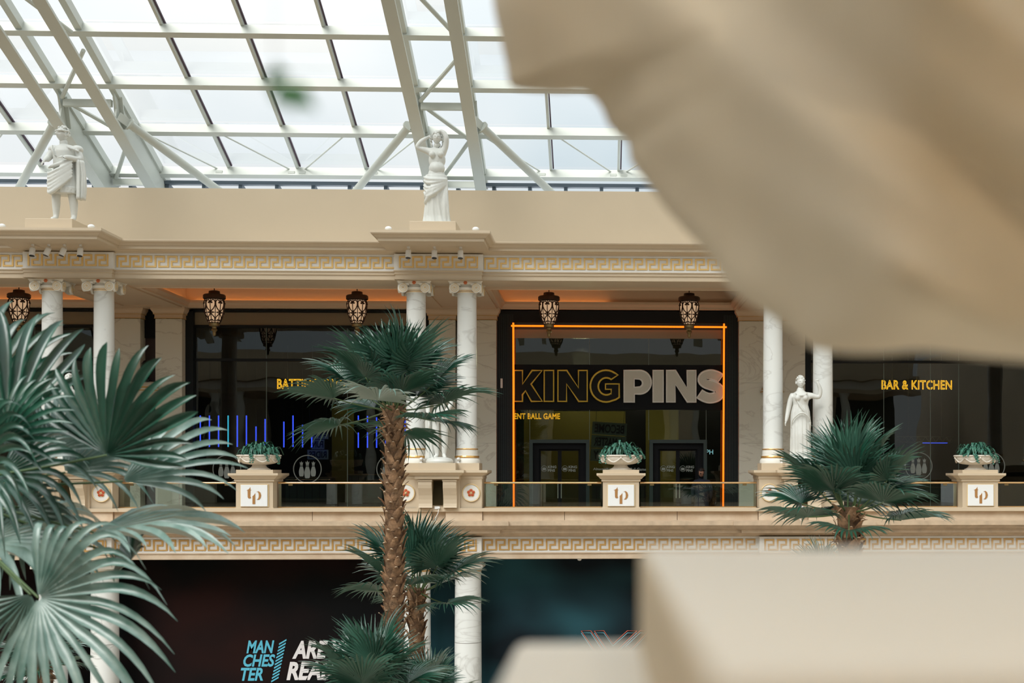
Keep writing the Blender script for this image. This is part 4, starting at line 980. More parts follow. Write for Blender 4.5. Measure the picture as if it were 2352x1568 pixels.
# neon word signs hung inside the glass
def neon_word(txt, u0, v0, u1, v1, Y, lab, r_=.021):
    A = P(u0, v1, Y); B = P(u1, v0, Y); t = thing('neon_sign', lab, 'neon sign', ((A.x + B.x) / 2, Y, A.z))
    w2_ = (B.x - A.x) / 2; h_ = B.z - A.z
    link('lettering', text_mesh(txt, (-w2_, w2_, 0, h_), 0, 'neonyellow', outline=r_, offset=0, spacing=1.05), t)
    wr = MB()
    for k in (-.7, 0, .7): wr.tube([(w2_ * k, .02, h_), (w2_ * k, .02, h_ + 1.0)], .006, 4)
    wr.obj('hanging_wire', 'steel', t); return t
neon_word('BATTING CAGE', 636, 870, 799, 893, 6.4, 'yellow neon words BATTING CAGE partly hidden by palm fronds')
neon_word('BAR & KITCHEN', 2025, 873, 2187, 894, 6.4, 'yellow neon words BAR & KITCHEN in the right shop')
neon_word('DIFFERENT BALL GAME', 1136, 949, 1286, 962, 6.2, 'yellow neon words ending BALL GAME in the centre shop', .015)
neon_word('FUN', -10, 866, 30, 878, 6.4, 'small yellow neon letters seen between near palm leaves at the left edge', .015)

# blue light tubes in the left shop
led = [(460, 954, 1026), (481, 954, 1026), (502, 954, 1026), (524, 954, 1026), (545, 954, 1026), (566, 954, 1026), (588, 979, 1026), (609, 962, 1026), (652, 968, 1027), (673, 954, 1026), (695, 975, 1027), (716, 978, 1027),
       (823, 954, 964), (823, 993, 1028), (844, 955, 969), (844, 993, 1028), (865, 958, 1028), (886, 955, 1028), (930, 960, 1010)]
LDN = ['leftmost', 'second', 'third', 'fourth', 'fifth', 'sixth', 'short seventh', 'eighth', 'ninth', 'tall tenth', 'eleventh', 'twelfth', 'upper thirteenth', 'lower thirteenth', 'upper fourteenth', 'lower fourteenth', 'fifteenth', 'sixteenth', 'last']
for k, (u, a, c) in enumerate(led):
    A = P(u, c, 6.3); B = P(u, a, 6.3)
    t = thing('led_tube', ('leftmost blue light tube in the left shopfront' if k == 0 else 'fourth light tube from left in the left shopfront, partly cyan' if k == 3 else 'rightmost blue light tube, seen just right of the tall palm trunk' if k == 18 else '%s blue light tube counted from the left of the left shopfront' % LDN[k]), 'light', A, group='blue light tubes in the left shop')
    MB().tube([(0, 0, 0), (0, 0, B.z - A.z)], .020, 6).obj('tube', 'neonblue' if k != 3 else 'neoncyan', t, True)
    MB().tube([(0, .02, B.z - A.z), (0, .02, (P(u, 972, 6.3).z if k in (13, 15) else 5.4) - A.z)], .004, 4).obj('wire', 'frame', t)

# frosted bowling pin emblems on the glass
def emblem(u, v, lab, r_=.40, Y=SY - .012):
    c = P(u, v, Y); t = thing('glass_decal', lab, 'decal', c, group='frosted pin emblems on the shop glass')
    q = MB(); q.tube([(r_ * math.cos(a), 0, r_ * math.sin(a)) for a in [2 * PI * k / 48 for k in range(48)]], .014, 4, closed=True); q.obj('ring', 'decal', t)
    def pin(cx_, cz, s_, yy):
        pr = [(.050, -.235), (.070, -.20), (.080, -.13), (.082, -.08), (.070, -.01), (.052, .05), (.042, .085)]
        a_ = [(cx_ + x * s_, cz + z * s_) for x, z in pr]; b_ = [(cx_ - x * s_, cz + z * s_) for x, z in pr]
        m_ = MB(); m_.plate(a_ + b_[::-1], yy, yy + .004)
        m_.plate([(cx_ - .042 * s_, cz + .10 * s_), (cx_ + .042 * s_, cz + .10 * s_), (cx_ + .042 * s_, cz + .118 * s_), (cx_ - .042 * s_, cz + .118 * s_)], yy, yy + .004)
        m_.plate([(cx_ + x * s_, cz + z * s_) for x, z in ((-.038, .13), (.038, .13), (.056, .235), (.028, .20), (.0, .26), (-.028, .20), (-.056, .235))], yy, yy + .004)
        o = m_.obj('pin', 'decal', t)
    pin(-.172, .0, .9, 0); pin(.172, .0, .9, 0); pin(0, -.02, 1.05, -.006); return t
emblem(521, 1077, 'frosted pin emblem left of the leftmost urn'); emblem(706, 1077, 'frosted pin emblem right of the leftmost urn'); emblem(897, 1077, 'frosted pin emblem half hidden by the tall palm trunk')
emblem(2110, 1070, 'frosted pin emblem behind the right palm crown'); emblem(2277, 1070, 'frosted pin emblem right of the last urn')
for u in (1233, 1250, 1632, 1650): pass

# words on the glass between the doors
for txt, u0, u1, lab in (('Altogether', 1362, 1408, 'small pale word Altogether on glass left of the centre urn'), ('Different', 1411, 1445, 'small pale word hidden behind the centre urn'), ('Ball Game', 1448, 1484, 'small pale words Ball Game right of the centre urn')):
    A = P(u0, 1081, SY - .02); B = P(u1, 1074, SY - .02); o = link('glass_lettering', text_mesh(txt, (0, B.x - A.x, 0, B.z - A.z), 0, 'decal', .002, .02), None, A); tag(o, lab, 'lettering', 'words on the glass between the doors')

# hanging posters inside (read from behind, so mirrored)
def poster(lines, rows, rot, lab, Y, ink='posterink'):
    u0, v0, u1, v1 = rows; A = P(u0, v1, Y); B = P(u1, v0, Y); t = thing('hanging_poster', lab, 'poster', ((A.x + B.x) / 2, Y, (A.z + B.z) / 2)); t.rotation_euler = (0, rot, 0)
    w2_, h2_ = (B.x - A.x) / 2, (B.z - A.z) / 2; n = len(lines); hh = 2 * h2_ / n
    for k, tx in enumerate(lines):
        z1 = h2_ - k * hh; sc = .62 if len(tx) < 4 else 1
        MB().box(-w2_ * sc, w2_ * sc, 0, .02, z1 - hh * .94, z1).obj('board', 'poster', t)
        link('lettering', text_mesh(tx, (-w2_ * sc * .85, w2_ * sc * .85, z1 - hh * .8, z1 - hh * .14), -.01, ink, .003, .03, mirror=True), t)
    wr = MB(); 
    for k in (-.8, .8): wr.tube([(w2_ * k, .01, h2_), (w2_ * k, .01, h2_ + 1.2)], .006, 4)
    wr.obj('wire', 'frame', t)
poster(['BECOME', 'A MASTER', 'OF PLAY'], (1358, 970, 1438, 1062), .06, 'grey three-part poster with mirrored words behind the centre urn', 6.6)
poster(['ENJOY', 'FUN', 'RIDES'], (706, 986, 754, 1056), 0, 'grey three-part poster with mirrored words between blue tubes and tall palm', 6.8, 'posterinkb')
t = link('wall_letters', text_mesh('PH', (0, P(1638, 1030, 6.6).x - P(1622, 1030, 6.6).x, 0, .14), 0, 'neonwhite', .004), None, P(1622, 1043, 6.6)); tag(t, 'two glowing pale blue letters right of the right glass doors', 'sign')

# lighting truss in the right shop
A = P(2060, 1015, 8.0); B = P(2188, 1003, 8.0); t = thing('lighting_truss', 'pale metal lighting truss hanging in the right shop behind the palm', 'truss', ((A.x + B.x) / 2, 8.0, A.z)); w2_ = (B.x - A.x) / 2
q = MB()
for z in (0, .17): 
    for y in (-.08, .08): q.tube([(-w2_, y, z), (w2_, y, z)], .012, 6)
q.obj('chord', 'trussm', t, True); q = MB(); n = 16
for k in range(n): q.tube([(-w2_ + 2 * w2_ * k / n, -.08, 0 if k % 2 else .17), (-w2_ + 2 * w2_ * (k + 1) / n, -.08, .17 if k % 2 else 0)], .008, 5)
q.obj('lacing', 'trussm', t, True); q = MB(); [q.tube([(x, 0, .17), (x, 0, 3)], .006, 4) for x in (-w2_ * .6, w2_ * .6)]; q.obj('wire', 'trussm', t)
A = P(2119, 1017, 8.2); B = P(2176, 1017, 8.2); o = MB().tube([(0, 0, 0), (B.x - A.x, 0, 0)], .012, 6).obj('blue_light_strip', 'neonblue', None, True, A); tag(o, 'thin horizontal blue light strip just below the lighting truss', 'light')
# counters and seats dimly seen inside
def counter(u0, u1, vt, Y, lab, m='wood'):
    A = P(u0, vt, Y); B = P(u1, vt, Y); t = thing('shop_counter', lab, 'counter', ((A.x + B.x) / 2, Y + .35, -1.63)); hw = (B.x - A.x) / 2; h_ = A.z + 1.63
    MB().box(-hw, hw, -.3, .3, 0, h_ - .04).obj('body', 'counterb', t); MB().box(-hw - .05, hw + .05, -.36, .36, h_ - .04, h_).obj('top', m, t)
    q = MB(); [q.box(x - .006, x + .006, -.306, -.30, .05, h_ - .08) for x in [-hw + 2 * hw * (k + .5) / 6 for k in range(6)]]; q.obj('panel_joint', 'blackm', t)
M['counterb'] = mat('grey green counter front', (.12, .16, .13), .6)
counter(655, 760, 1095, 8.0, 'low wooden-topped counter inside the left shop, right of the leftmost urn'); counter(800, 892, 1088, 8.6, 'pale counter inside the left shop beside the tall palm trunk')
counter(2040, 2170, 1118, 8.5, 'long counter inside the right shop left of the last urn'); counter(1360, 1480, 1112, 8.5, 'counter inside the centre shop between the doors')
def point(x, y, z, pw, col, r_=.3):
    # bare point light: inside a shop, or fill added behind the camera
    l = bpy.data.lights.new('unseen_lamp', 'POINT'); l.energy = pw; l.color = col; l.shadow_soft_size = r_; o = bpy.data.objects.new('unseen_lamp', l); COL.objects.link(o); o.location = (x, y, z)
point(-.6, 8.0, 3.6, 120, (1, .85, .5)); point(-7.2, 8.4, 2.0, 22, (1, .9, .6)); point(9.5, 9.5, 1.2, 16, (1, .9, .7)); point(2.2, 8.6, 1.0, 40, (1, .85, .5))
for lx in (-6.6, -1.4, 2.4, 7.6): point(lx, -36.2, 4.62, 135, (1, .88, .70), .08)   # added lamps, out of view under the near portico, to brighten the drapery
# small white card reader box on the black cladding
q = MB(); A = P(1152, 880, SY - .27); q.bbox(-.03, .03, -.03, 0, -.14, .14, .008); o = q.obj('wall_sensor', 'whiteplastic', None, False, A); tag(o, 'small white box on the black cladding left of the large sign', 'sensor')
# dome fitting under the lower beam
q = MB(); q.lathe([(0, -.08), (.04, -.07), (.06, -.03), (.06, 0)], n=14); o = q.obj('dome_camera', 'whiteplastic', None, True, (P(1331, 1283, -.2).x, -.2, -2.13)); tag(o, 'tiny white dome fitting under the lower beam above the teal hoarding', 'camera')

# ================================================================ HOARDING PRINT
def hp(u, v): q = P(u, v, HY - .012); return q
def print_text(txt, u0, v0, u1, v1, m, shear=.25, off=.03, par=None, lab=None):
    A = hp(u0, v1); B = hp(u1, v0); me = text_mesh(txt, (0, B.x - A.x, 0, B.z - A.z), 0, m, .003, off, shear)
    o = link('printed_words', me, par, A if not par else A); 
    if lab: tag(o, lab, 'lettering')
    return o
t = thing('hoarding_print', 'cyan and white slanted print on the dark hoarding left of the palms', 'print', (hp(690, 1568).x, HY - .012, hp(690, 1568).z)); o0 = t.location.copy()
for tx, a in (('MAN', (566, 1470, 630, 1500)), ('CHES', (559, 1502, 632, 1531)), ('TER', (553, 1533, 604, 1563))):
    o = print_text(tx, *a, 'cyan', par=t); o.location -= o0
for tx, a in (('ARE YOU', (671, 1470, 850, 1513)), ('READY?', (658, 1518, 815, 1562))):
    o = print_text(tx, *a, 'printwhite', off=.04, par=t); o.location -= o0
q = MB()
for k in range(12):
    f = k / 11; cx_ = 650 - 18 * f; vz = 1474 + 86 * f; A = hp(cx_ - 9, vz + 5) - o0; B = hp(cx_ + 8, vz - 5) - o0
    q.plate([(A.x, A.z - .02), (B.x, B.z - .02), (B.x, B.z + .022), (A.x, A.z + .022)], -.003, 0)
q.obj('slash_strip', 'cyan', t)
t = thing('hoarding_print', 'white slanted print ENCE on the hoarding at the lower left corner', 'print', hp(0, 1568)); o = print_text('EXPERIENCE', -172, 1527, 100, 1563, 'printwhite', par=t, off=.04); o.location -= t.location
t = thing('hoarding_print', 'doubled coral and cyan outline letters on the teal hoarding above the near parapet', 'print', hp(1400, 1500)); o0 = t.location.copy()
for m_, dv, du in (('printred', 0, 0), ('cyanl', 5, 0)):
    for lp in ([(1335, 1448), (1357, 1448), (1395, 1505), (1373, 1505)], [(1365, 1448), (1387, 1448), (1408, 1478), (1441, 1448), (1463, 1448), (1420, 1490), (1432, 1508), (1405, 1508)], [(1436, 1480), (1470, 1448), (1490, 1448), (1450, 1490)]):
        pts = [hp(u + du, v + dv) - o0 for u, v in lp]; q = MB(); q.tube([(a.x, -.004 - dv * .001, a.z) for a in pts], .010, 4, closed=True); q.obj('outline_letter', m_, t)

# ================================================================ FIGURES
def skin(nodes, edges, sub=1, root=0):
    me = bpy.data.meshes.new('sk'); me.from_pydata([n[0] for n in nodes], edges, []); o = bpy.data.objects.new('sk', me); COL.objects.link(o)
    md = o.modifiers.new('s', 'SKIN'); md.use_smooth_shade = True; md.branch_smoothing = .3
    for i, n in enumerate(nodes):
        r_ = n[1]; me.skin_vertices[0].data[i].radius = (r_, r_) if not isinstance(r_, tuple) else r_; me.skin_vertices[0].data[i].use_root = (i == root)
    if sub: o.modifiers.new('u', 'SUBSURF').levels = sub
    return o
class Fig:
    def __init__(s): s.n = []; s.e = []; s.k = {}
    def add(s, name, co, r_, par=None):
        s.k[name] = len(s.n); s.n.append((co, r_))
        if par: s.e.append((s.k[par], s.k[name]))
        return s
    def hand(s, wrist, d, up, size, curl=.5):
        # palm and five fingers leaving it; d = pointing direction, up = back of the hand
        d = Vector(d).normalized(); up = Vector(up); up = (up - d * up.dot(d)).normalized(); sd = d.cross(up); W_ = Vector(s.n[s.k[wrist]][0])
        pc = W_ + d * size * .35; s.add(wrist + 'p', pc, size * .16, wrist); kn = W_ + d * size * .55; s.add(wrist + 'k', kn, size * .17, wrist + 'p')
        for i, (o_, L__) in enumerate(((-.30, .42), (-.10, .48), (.10, .45), (.30, .34))):
            b_ = kn + sd * (o_ * size) + d * size * .10; c = b_ + d * size * L__ * .5 - up * size * curl * .12; e = b_ + d * size * L__ * .85 - up * size * curl * .38
            s.add(wrist + 'a%d' % i, b_, size * .06, wrist + 'k'); s.add(wrist + 'b%d' % i, c, size * .052, wrist + 'a%d' % i); s.add(wrist + 'c%d' % i, e, size * .04, wrist + 'b%d' % i)
        b_ = pc - sd * size * .28 + d * .05 * size; s.add(wrist + 't', b_, size * .065, wrist + 'p'); s.add(wrist + 'u', b_ + d * size * .28 - sd * size * .08 - up * size * .1, size * .045, wrist + 't')
    def mesh(s, m, name='body', sub=1): return eval_mesh(skin(s.n, s.e, sub, 0), name, m)
def head_mesh(c, h, yaw=0, m='statue', tilt=0):
    # c = centre of the head, h = head height
    mb = MB(); n, k = 64, 48; vs = []
    for i in range(k + 1):
        ph = PI * i / k; z = math.cos(ph)
        for j in range(n):
            a = 2 * PI * j / n; x = math.sin(ph) * math.cos(a) * .36; y = math.sin(ph) * math.sin(a) * .44; zz = z * .5
            fr = max(0, -math.sin(a)) * math.sin(ph)           # facing -y
            if z < 0: x *= 1 - .28 * (-z) ** 1.3; y *= 1 - .18 * (-z)
            if z < -.1 and fr < .2: y *= 1 - .25 * (-z)
            nx = x / .36
            if fr > .3:
                y -= .13 * math.exp(-(nx / .14) ** 2) * math.exp(-((zz + .055) / .09) ** 2)         # nose
                y -= .05 * math.exp(-(nx / .10) ** 2) * math.exp(-((zz - .04) / .08) ** 2)
                y += .075 * math.exp(-((abs(nx) - .42) / .17) ** 2) * math.exp(-((zz - .03) / .045) ** 2)  # eye sockets
                y -= .03 * math.exp(-((abs(nx) - .40) / .12) ** 2) * math.exp(-((zz - .025) / .02) ** 2)
                y -= .035 * math.exp(-(nx / .5) ** 2) * math.exp(-((zz - .10) / .03) ** 2)            # brow
                y -= .042 * math.exp(-(nx / .25) ** 2) * math.exp(-((zz + .215) / .022) ** 2)         # lips
                y -= .022 * math.exp(-(nx / .25) ** 2) * math.exp(-((zz + .26) / .02) ** 2)
                y -= .04 * math.exp(-(nx / .3) ** 2) * math.exp(-((zz + .40) / .06) ** 2)             # chin
            vs.append(Vector((x, y, zz)) * h)
    mb.add(vs, [(i * n + j, i * n + (j + 1) % n, (i + 1) * n + (j + 1) % n, (i + 1) * n + j) for i in range(k) for j in range(n)])
    for s_ in (-1, 1): mb.ball((s_ * .355 * h, .03 * h, -.02 * h), .03 * h, .06 * h, .10 * h, 8, 6)
    Rm = Matrix.Rotation(yaw, 3, 'Z') @ Matrix.Rotation(tilt, 3, 'Y')
    mb.v = [tuple(Rm @ Vector(v_) + Vector(c)) for v_ in mb.v]; return mb
def hair_mesh(c, h, yaw=0, long_=False, seed=1, tilt=0, bun=False, hm='statue', extra=()):
    rr = random.Random(seed); mb = MB(); Rm = Matrix.Rotation(yaw, 3, 'Z') @ Matrix.Rotation(tilt, 3, 'Y'); pts = []
    for k in range(90):
        th = rr.uniform(0, PI * .62); a = rr.uniform(0, 2 * PI); x = .39 * math.sin(th) * math.cos(a); y = .46 * math.sin(th) * math.sin(a) + .02; z = .50 * math.cos(th) + .02
        if y < -.12 and z < .22: continue
        if long_ or z > -.15: pts.append((x, y, z, .085))
    if long_:
        for k in range(60):
            s_ = rr.choice((-1, 1)); t = rr.random(); pts.append((s_ * (.36 + .12 * math.sin(t * 3)) + rr.uniform(-.05, .05), .05 + rr.uniform(-.06, .2), .2 - .95 * t, .075))
    if bun: pts += [(rr.uniform(-.12, .12), .45 + rr.uniform(-.05, .12), .1 + rr.uniform(-.1, .1), .08) for k in range(12)]
    for e_ in extra: mb.ball(*e_)
    for x, y, z, r_ in pts: mb.ball(tuple(Rm @ Vector((x * h, y * h, z * h)) + Vector(c)), r_ * h, r_ * h, r_ * h * rr.uniform(.8, 1.4), 6, 4)
    me = bpy.data.meshes.new('b'); me.from_pydata(mb.v, [], mb.f); o = bpy.data.objects.new('b', me); COL.objects.link(o)
    r_ = o.modifiers.new('r', 'REMESH'); r_.mode = 'VOXEL'; r_.voxel_size = .028 * h; m_ = o.modifiers.new('s', 'SMOOTH'); m_.factor = .5; m_.iterations = 2
    return eval_mesh(o, 'hair', hm)
def robe(secs, nf=9, n=72, seed=0, thick=0):
    # secs: (z, cx, cy, rx, ry, fold amplitude, twist)
    mb = MB(); vs = []; rr = random.Random(seed); ph = [rr.uniform(0, 6) for _ in range(4)]
    full = []
    for a_, b_ in zip(secs, secs[1:]):
        for q in range(5): t = q / 5; full.append(tuple(a_[i] + (b_[i] - a_[i]) * t for i in range(7)))
    full.append(secs[-1])
    for z, cx_, cy_, rx, ry, am, tw in full:
        for j in range(n):
            a = 2 * PI * j / n; f = math.sin(nf * (a + tw) + ph[0]) + .6 * math.sin((nf * 2 + 1) * (a + tw * .7) + ph[1]); f = f * abs(f) ** .1
            s_ = 1 + am * f; vs.append((cx_ + rx * s_ * math.cos(a), cy_ + ry * s_ * math.sin(a), z))
    k = len(full); mb.add(vs, [(i * n + j, i * n + (j + 1) % n, (i + 1) * n + (j + 1) % n, (i + 1) * n + j) for i in range(k - 1) for j in range(n)] + [tuple(range(n - 1, -1, -1)), tuple((k - 1) * n + j for j in range(n))])
    return mb
def folds(mb, curves, r_):
    for c in curves: 
        p_ = smooth_pts(c, 5); k = len(p_); mb.tube(p_, [r_ * (.35 + .65 * math.sin(PI * i / (k - 1))) for i in range(k)], 6)
    return mb

def blend(mb, H_, vox=.0075, it=3):
    # carve overlapping folds into one continuous stone surface
    me = bpy.data.meshes.new('b'); me.from_pydata(mb.v, [], mb.f); o = bpy.data.objects.new('b', me); COL.objects.link(o)
    r_ = o.modifiers.new('r', 'REMESH'); r_.mode = 'VOXEL'; r_.voxel_size = vox * H_
    m_ = o.modifiers.new('s', 'SMOOTH'); m_.factor = .5; m_.iterations = it
    return eval_mesh(o, 'drapery', 'statue')
# --- rooftop statue 1: man in tunic and toga
H = 2.28
def sc(mb, H_):
    mb.v = [(x * H_, y * H_, z * H_) for x, y, z in mb.v]; return mb
def scf(f, H_): f.n = [((c[0] * H_, c[1] * H_, c[2] * H_), (r_ * H_ if not isinstance(r_, tuple) else (r_[0] * H_, r_[1] * H_))) for c, r_ in f.n]; return f
st = thing('statue', 'white marble statue of a wreathed man in a toga on the left cornice projection', 'statue', (-12.82, -1.25, 5.985), group='white rooftop statues')
f = Fig(); f.add('pel', (0, 0, .50), .085).add('wai', (0, 0, .60), .080, 'pel').add('che', (0, 0, .72), (.105), 'wai').add('nk', (-.01, 0, .82), .048, 'che').add('hd', (-.018, -.01, .875), .052, 'nk')
f.add('lh', (-.065, 0, .47), .07, 'pel').add('lk', (-.085, -.02, .27), .048, 'lh').add('lc', (-.09, 0, .20), .050, 'lk').add('la', (-.095, .01, .045), .030, 'lc').add('lt', (-.115, -.07, .018), .024, 'la')
f.add('rh', (.065, 0, .47), .07, 'pel').add('rk', (.08, -.01, .27), .048, 'rh').add('rc', (.09, .01, .20), .052, 'rk').add('ra', (.085, .02, .045), .030, 'rc').add('rt', (.095, -.06, .018), .024, 'ra')
f.add('ls', (-.115, 0, .765), .052, 'che').add('le', (-.165, -.03, .66), .040, 'ls').add('lw', (-.145, -.13, .63), .028, 'le')
f.add('rs', (.125, 0, .765), .052, 'che').add('re', (.175, -.02, .645), .042, 'rs').add('rw', (.07, -.14, .655), .028, 're')
scf(f, H); f.hand('lw', (-.5, -.3, -.7), (-.6, -.6, .3), .075 * H); f.hand('rw', (-1, -.25, .05), (0, -.5, .8), .075 * H)
link('body', f.mesh('statue'), st)
hd = head_mesh((-.02 * H, -.02 * H, .918 * H), .150 * H, -.55); hd.obj('head', 'statue', st, True)
hh = hair_mesh((-.02 * H, -.01 * H, .925 * H), .152 * H, -.55, seed=4, extra=[((-.02 * H + .058 * H * math.cos(a), -.02 * H + .066 * H * math.sin(a), .952 * H + .006 * H * math.sin(a)), .015 * H, .015 * H, .011 * H, 8, 6) for a in [q / 14 * 2 * PI for q in range(14)]])
link('hair', hh, st)
tu = robe([(.32, 0, 0, .155, .115, .035, 0), (.40, 0, 0, .152, .110, .035, 0), (.47, 0, 0, .14, .105, .02, 0), (.56, 0, 0, .115, .09, .01, 0), (.66, 0, 0, .118, .095, .0, 0), (.74, 0, 0, .130, .098, .0, 0), (.785, 0, 0, .10, .08, .0, 0), (.81, 0, 0, .05, .05, 0, 0)], nf=20, seed=1)
sc(tu, H)
sk = robe([(.29, 0, 0, .150, .112, .035, .1), (.36, 0, 0, .155, .118, .02, .1)], nf=20, seed=2); sc(sk, H).obj('tunic_hem', 'statue', st, True)
ca = MB()
ca.ball((-.11 * H, 0, .765 * H), .062 * H, .058 * H, .045 * H, 14, 10); ca.ball((.125 * H, 0, .765 * H), .066 * H, .06 * H, .045 * H, 14, 10); ca.ball((0, 0, .775 * H), .12 * H, .075 * H, .04 * H, 16, 10)
folds(ca, [[(-.16 * H, -.04 * H, (.52 - .035 * k) * H), (-.10 * H, -.125 * H, (.485 - .038 * k) * H), (.0, -.14 * H, (.53 - .034 * k) * H), (.12 * H, -.10 * H, (.625 - .03 * k) * H)] for k in (0, 1.15, 2.0, 3.2, 4.1, 5.2)], .026 * H)
folds(ca, [[(-.15 * H, -.05 * H, .56 * H), (-.05 * H, -.115 * H, .575 * H), (.08 * H, -.10 * H, .62 * H), (.14 * H, -.04 * H, .64 * H)], [(-.15 * H, -.02 * H, .42 * H), (-.12 * H, -.10 * H, .40 * H), (-.03 * H, -.14 * H, .47 * H)]], .026 * H)
folds(ca, [[(-.10 * H, -.07 * H, .80 * H), (-.09 * H, -.10 * H, .74 * H), (-.06 * H, -.10 * H, .67 * H)], [(.03 * H, -.06 * H, .80 * H), (.10 * H, -.09 * H, .755 * H), (.17 * H, -.05 * H, .73 * H)]], .014 * H)
o_ = len(ca.v); ca.v += tu.v; ca.f += [tuple(i + o_ for i in f_) for f_ in tu.f]; link('toga', blend(ca, H), st)
dr = robe([(.235, .175, -.03, .038, .055, .18, 0), (.36, .178, -.03, .045, .055, .2, .1), (.50, .175, -.03, .045, .05, .2, 0), (.64, .165, -.03, .04, .05, .12, 0)], nf=5, seed=5); sc(dr, H).obj('hanging_drape', 'statue', st, True)

# --- rooftop statue 2: bare-chested woman with arms raised
H = 2.30
st = thing('statue', 'white marble statue of a bare-chested woman with raised arms on the middle cornice', 'statue', (-3.98, -1.25, 5.99), group='white rooftop statues')
f = Fig(); f.add('pel', (0, 0, .50), .082).add('wai', (.01, -.005, .60), .066, 'pel').add('che', (.01, 0, .70), .078, 'wai').add('up', (.01, 0, .755), .07, 'che').add('nk', (.01, 0, .81), .040, 'up').add('hd', (.01, 0, .87), .046, 'nk')
f.add('lh', (-.055, 0, .46), .075, 'pel').add('lk', (-.05, -.02, .28), .05, 'lh').add('la', (-.05, 0, .05), .028, 'lk').add('lt', (-.055, -.06, .02), .022, 'la')
f.add('rh', (.055, 0, .46), .075, 'pel').add('rk', (.055, -.05, .29), .05, 'rh').add('ra', (.05, 0, .05), .028, 'rk').add('rt', (.055, -.06, .02), .022, 'ra')
f.add('ls', (-.085, 0, .775), .036, 'up').add('le', (-.205, -.03, .805), .030, 'ls').add('lm', (-.15, -.03, .87), .027, 'le').add('lw', (-.10, -.02, .905), .02, 'lm')
f.add('rs', (.10, 0, .785), .036, 'up').add('re', (.115, -.04, .90), .032, 'rs').add('rm', (.09, -.03, .955), .026, 're').add('rw', (.055, -.02, .985), .02, 'rm')
scf(f, H); f.hand('lw', (1, -.1, .35), (0, -1, .3), .07 * H); f.hand('rw', (-1, -.1, -.25), (0, -.5, 1), .07 * H)
link('body', f.mesh('statue'), st)
b_ = head_mesh((.01 * H, -.015 * H, .905 * H), .125 * H, .1, tilt=.05)
b_.obj('head', 'statue', st, True); link('hair', hair_mesh((.01 * H, -.005 * H, .915 * H), .128 * H, .1, True, seed=8), st)
q = MB(); q.ball((-.035 * H, -.066 * H, .725 * H), .034 * H, .03 * H, .034 * H, 14, 10); q.ball((.055 * H, -.066 * H, .728 * H), .034 * H, .03 * H, .034 * H, 14, 10); q.ball((.01 * H, -.02 * H, .585 * H), .085 * H, .075 * H, .075 * H, 16, 12); q.ball((.01 * H, 0, .68 * H), .09 * H, .062 * H, .10 * H, 16, 12); link('torso', blend(q, H), st)
sk = robe([(0, .01, 0, .150, .10, .07, 0), (.08, .005, 0, .132, .09, .07, .05), (.20, .0, -.01, .112, .085, .06, .1), (.30, -.005, -.01, .112, .095, .045, .2), (.40, 0, 0, .118, .095, .02, .3), (.47, 0, 0, .122, .092, .01, .3), (.52, 0, 0, .11, .085, .0, .3)], nf=11, seed=3); sc(sk, H)
q = MB(); folds(q, [[(-.13 * H, -.02 * H, (.50 - .04 * k) * H), (-.07 * H, -.10 * H, (.46 - .045 * k) * H), (.02 * H, -.115 * H, (.45 - .03 * k) * H), (.12 * H, -.05 * H, (.47 - .012 * k) * H)] for k in (0, .9, 2.1, 2.9, 4)], .022 * H)
folds(q, [[(-.12 * H, -.01 * H, .27 * H), (-.09 * H, -.08 * H, .30 * H), (-.03 * H, -.115 * H, .36 * H), (.03 * H, -.11 * H, .42 * H)], [(-.12 * H, -.02 * H, .22 * H), (-.085 * H, -.08 * H, .25 * H), (-.01 * H, -.12 * H, .345 * H), (.05 * H, -.1 * H, .40 * H)], [(.12 * H, -.04 * H, .44 * H), (.115 * H, -.06 * H, .30 * H), (.125 * H, -.06 * H, .15 * H), (.15 * H, -.05 * H, .0)], [(.10 * H, -.05 * H, .42 * H), (.095 * H, -.07 * H, .28 * H), (.10 * H, -.07 * H, .13 * H), (.11 * H, -.06 * H, .0)]], .024 * H)
o_ = len(q.v); q.v += sk.v; q.f += [tuple(i + o_ for i in f_) for f_ in sk.f]; link('gathered_skirt', blend(q, H), st)
q = MB(); q.bbox(-.36, .36, -.26, .26, 0, .03, .01); q.obj('statue_base', 'statue', st)

# --- third rooftop statue, hidden behind the near drapery: reuse of the toga figure is left out (outside what the photo shows)

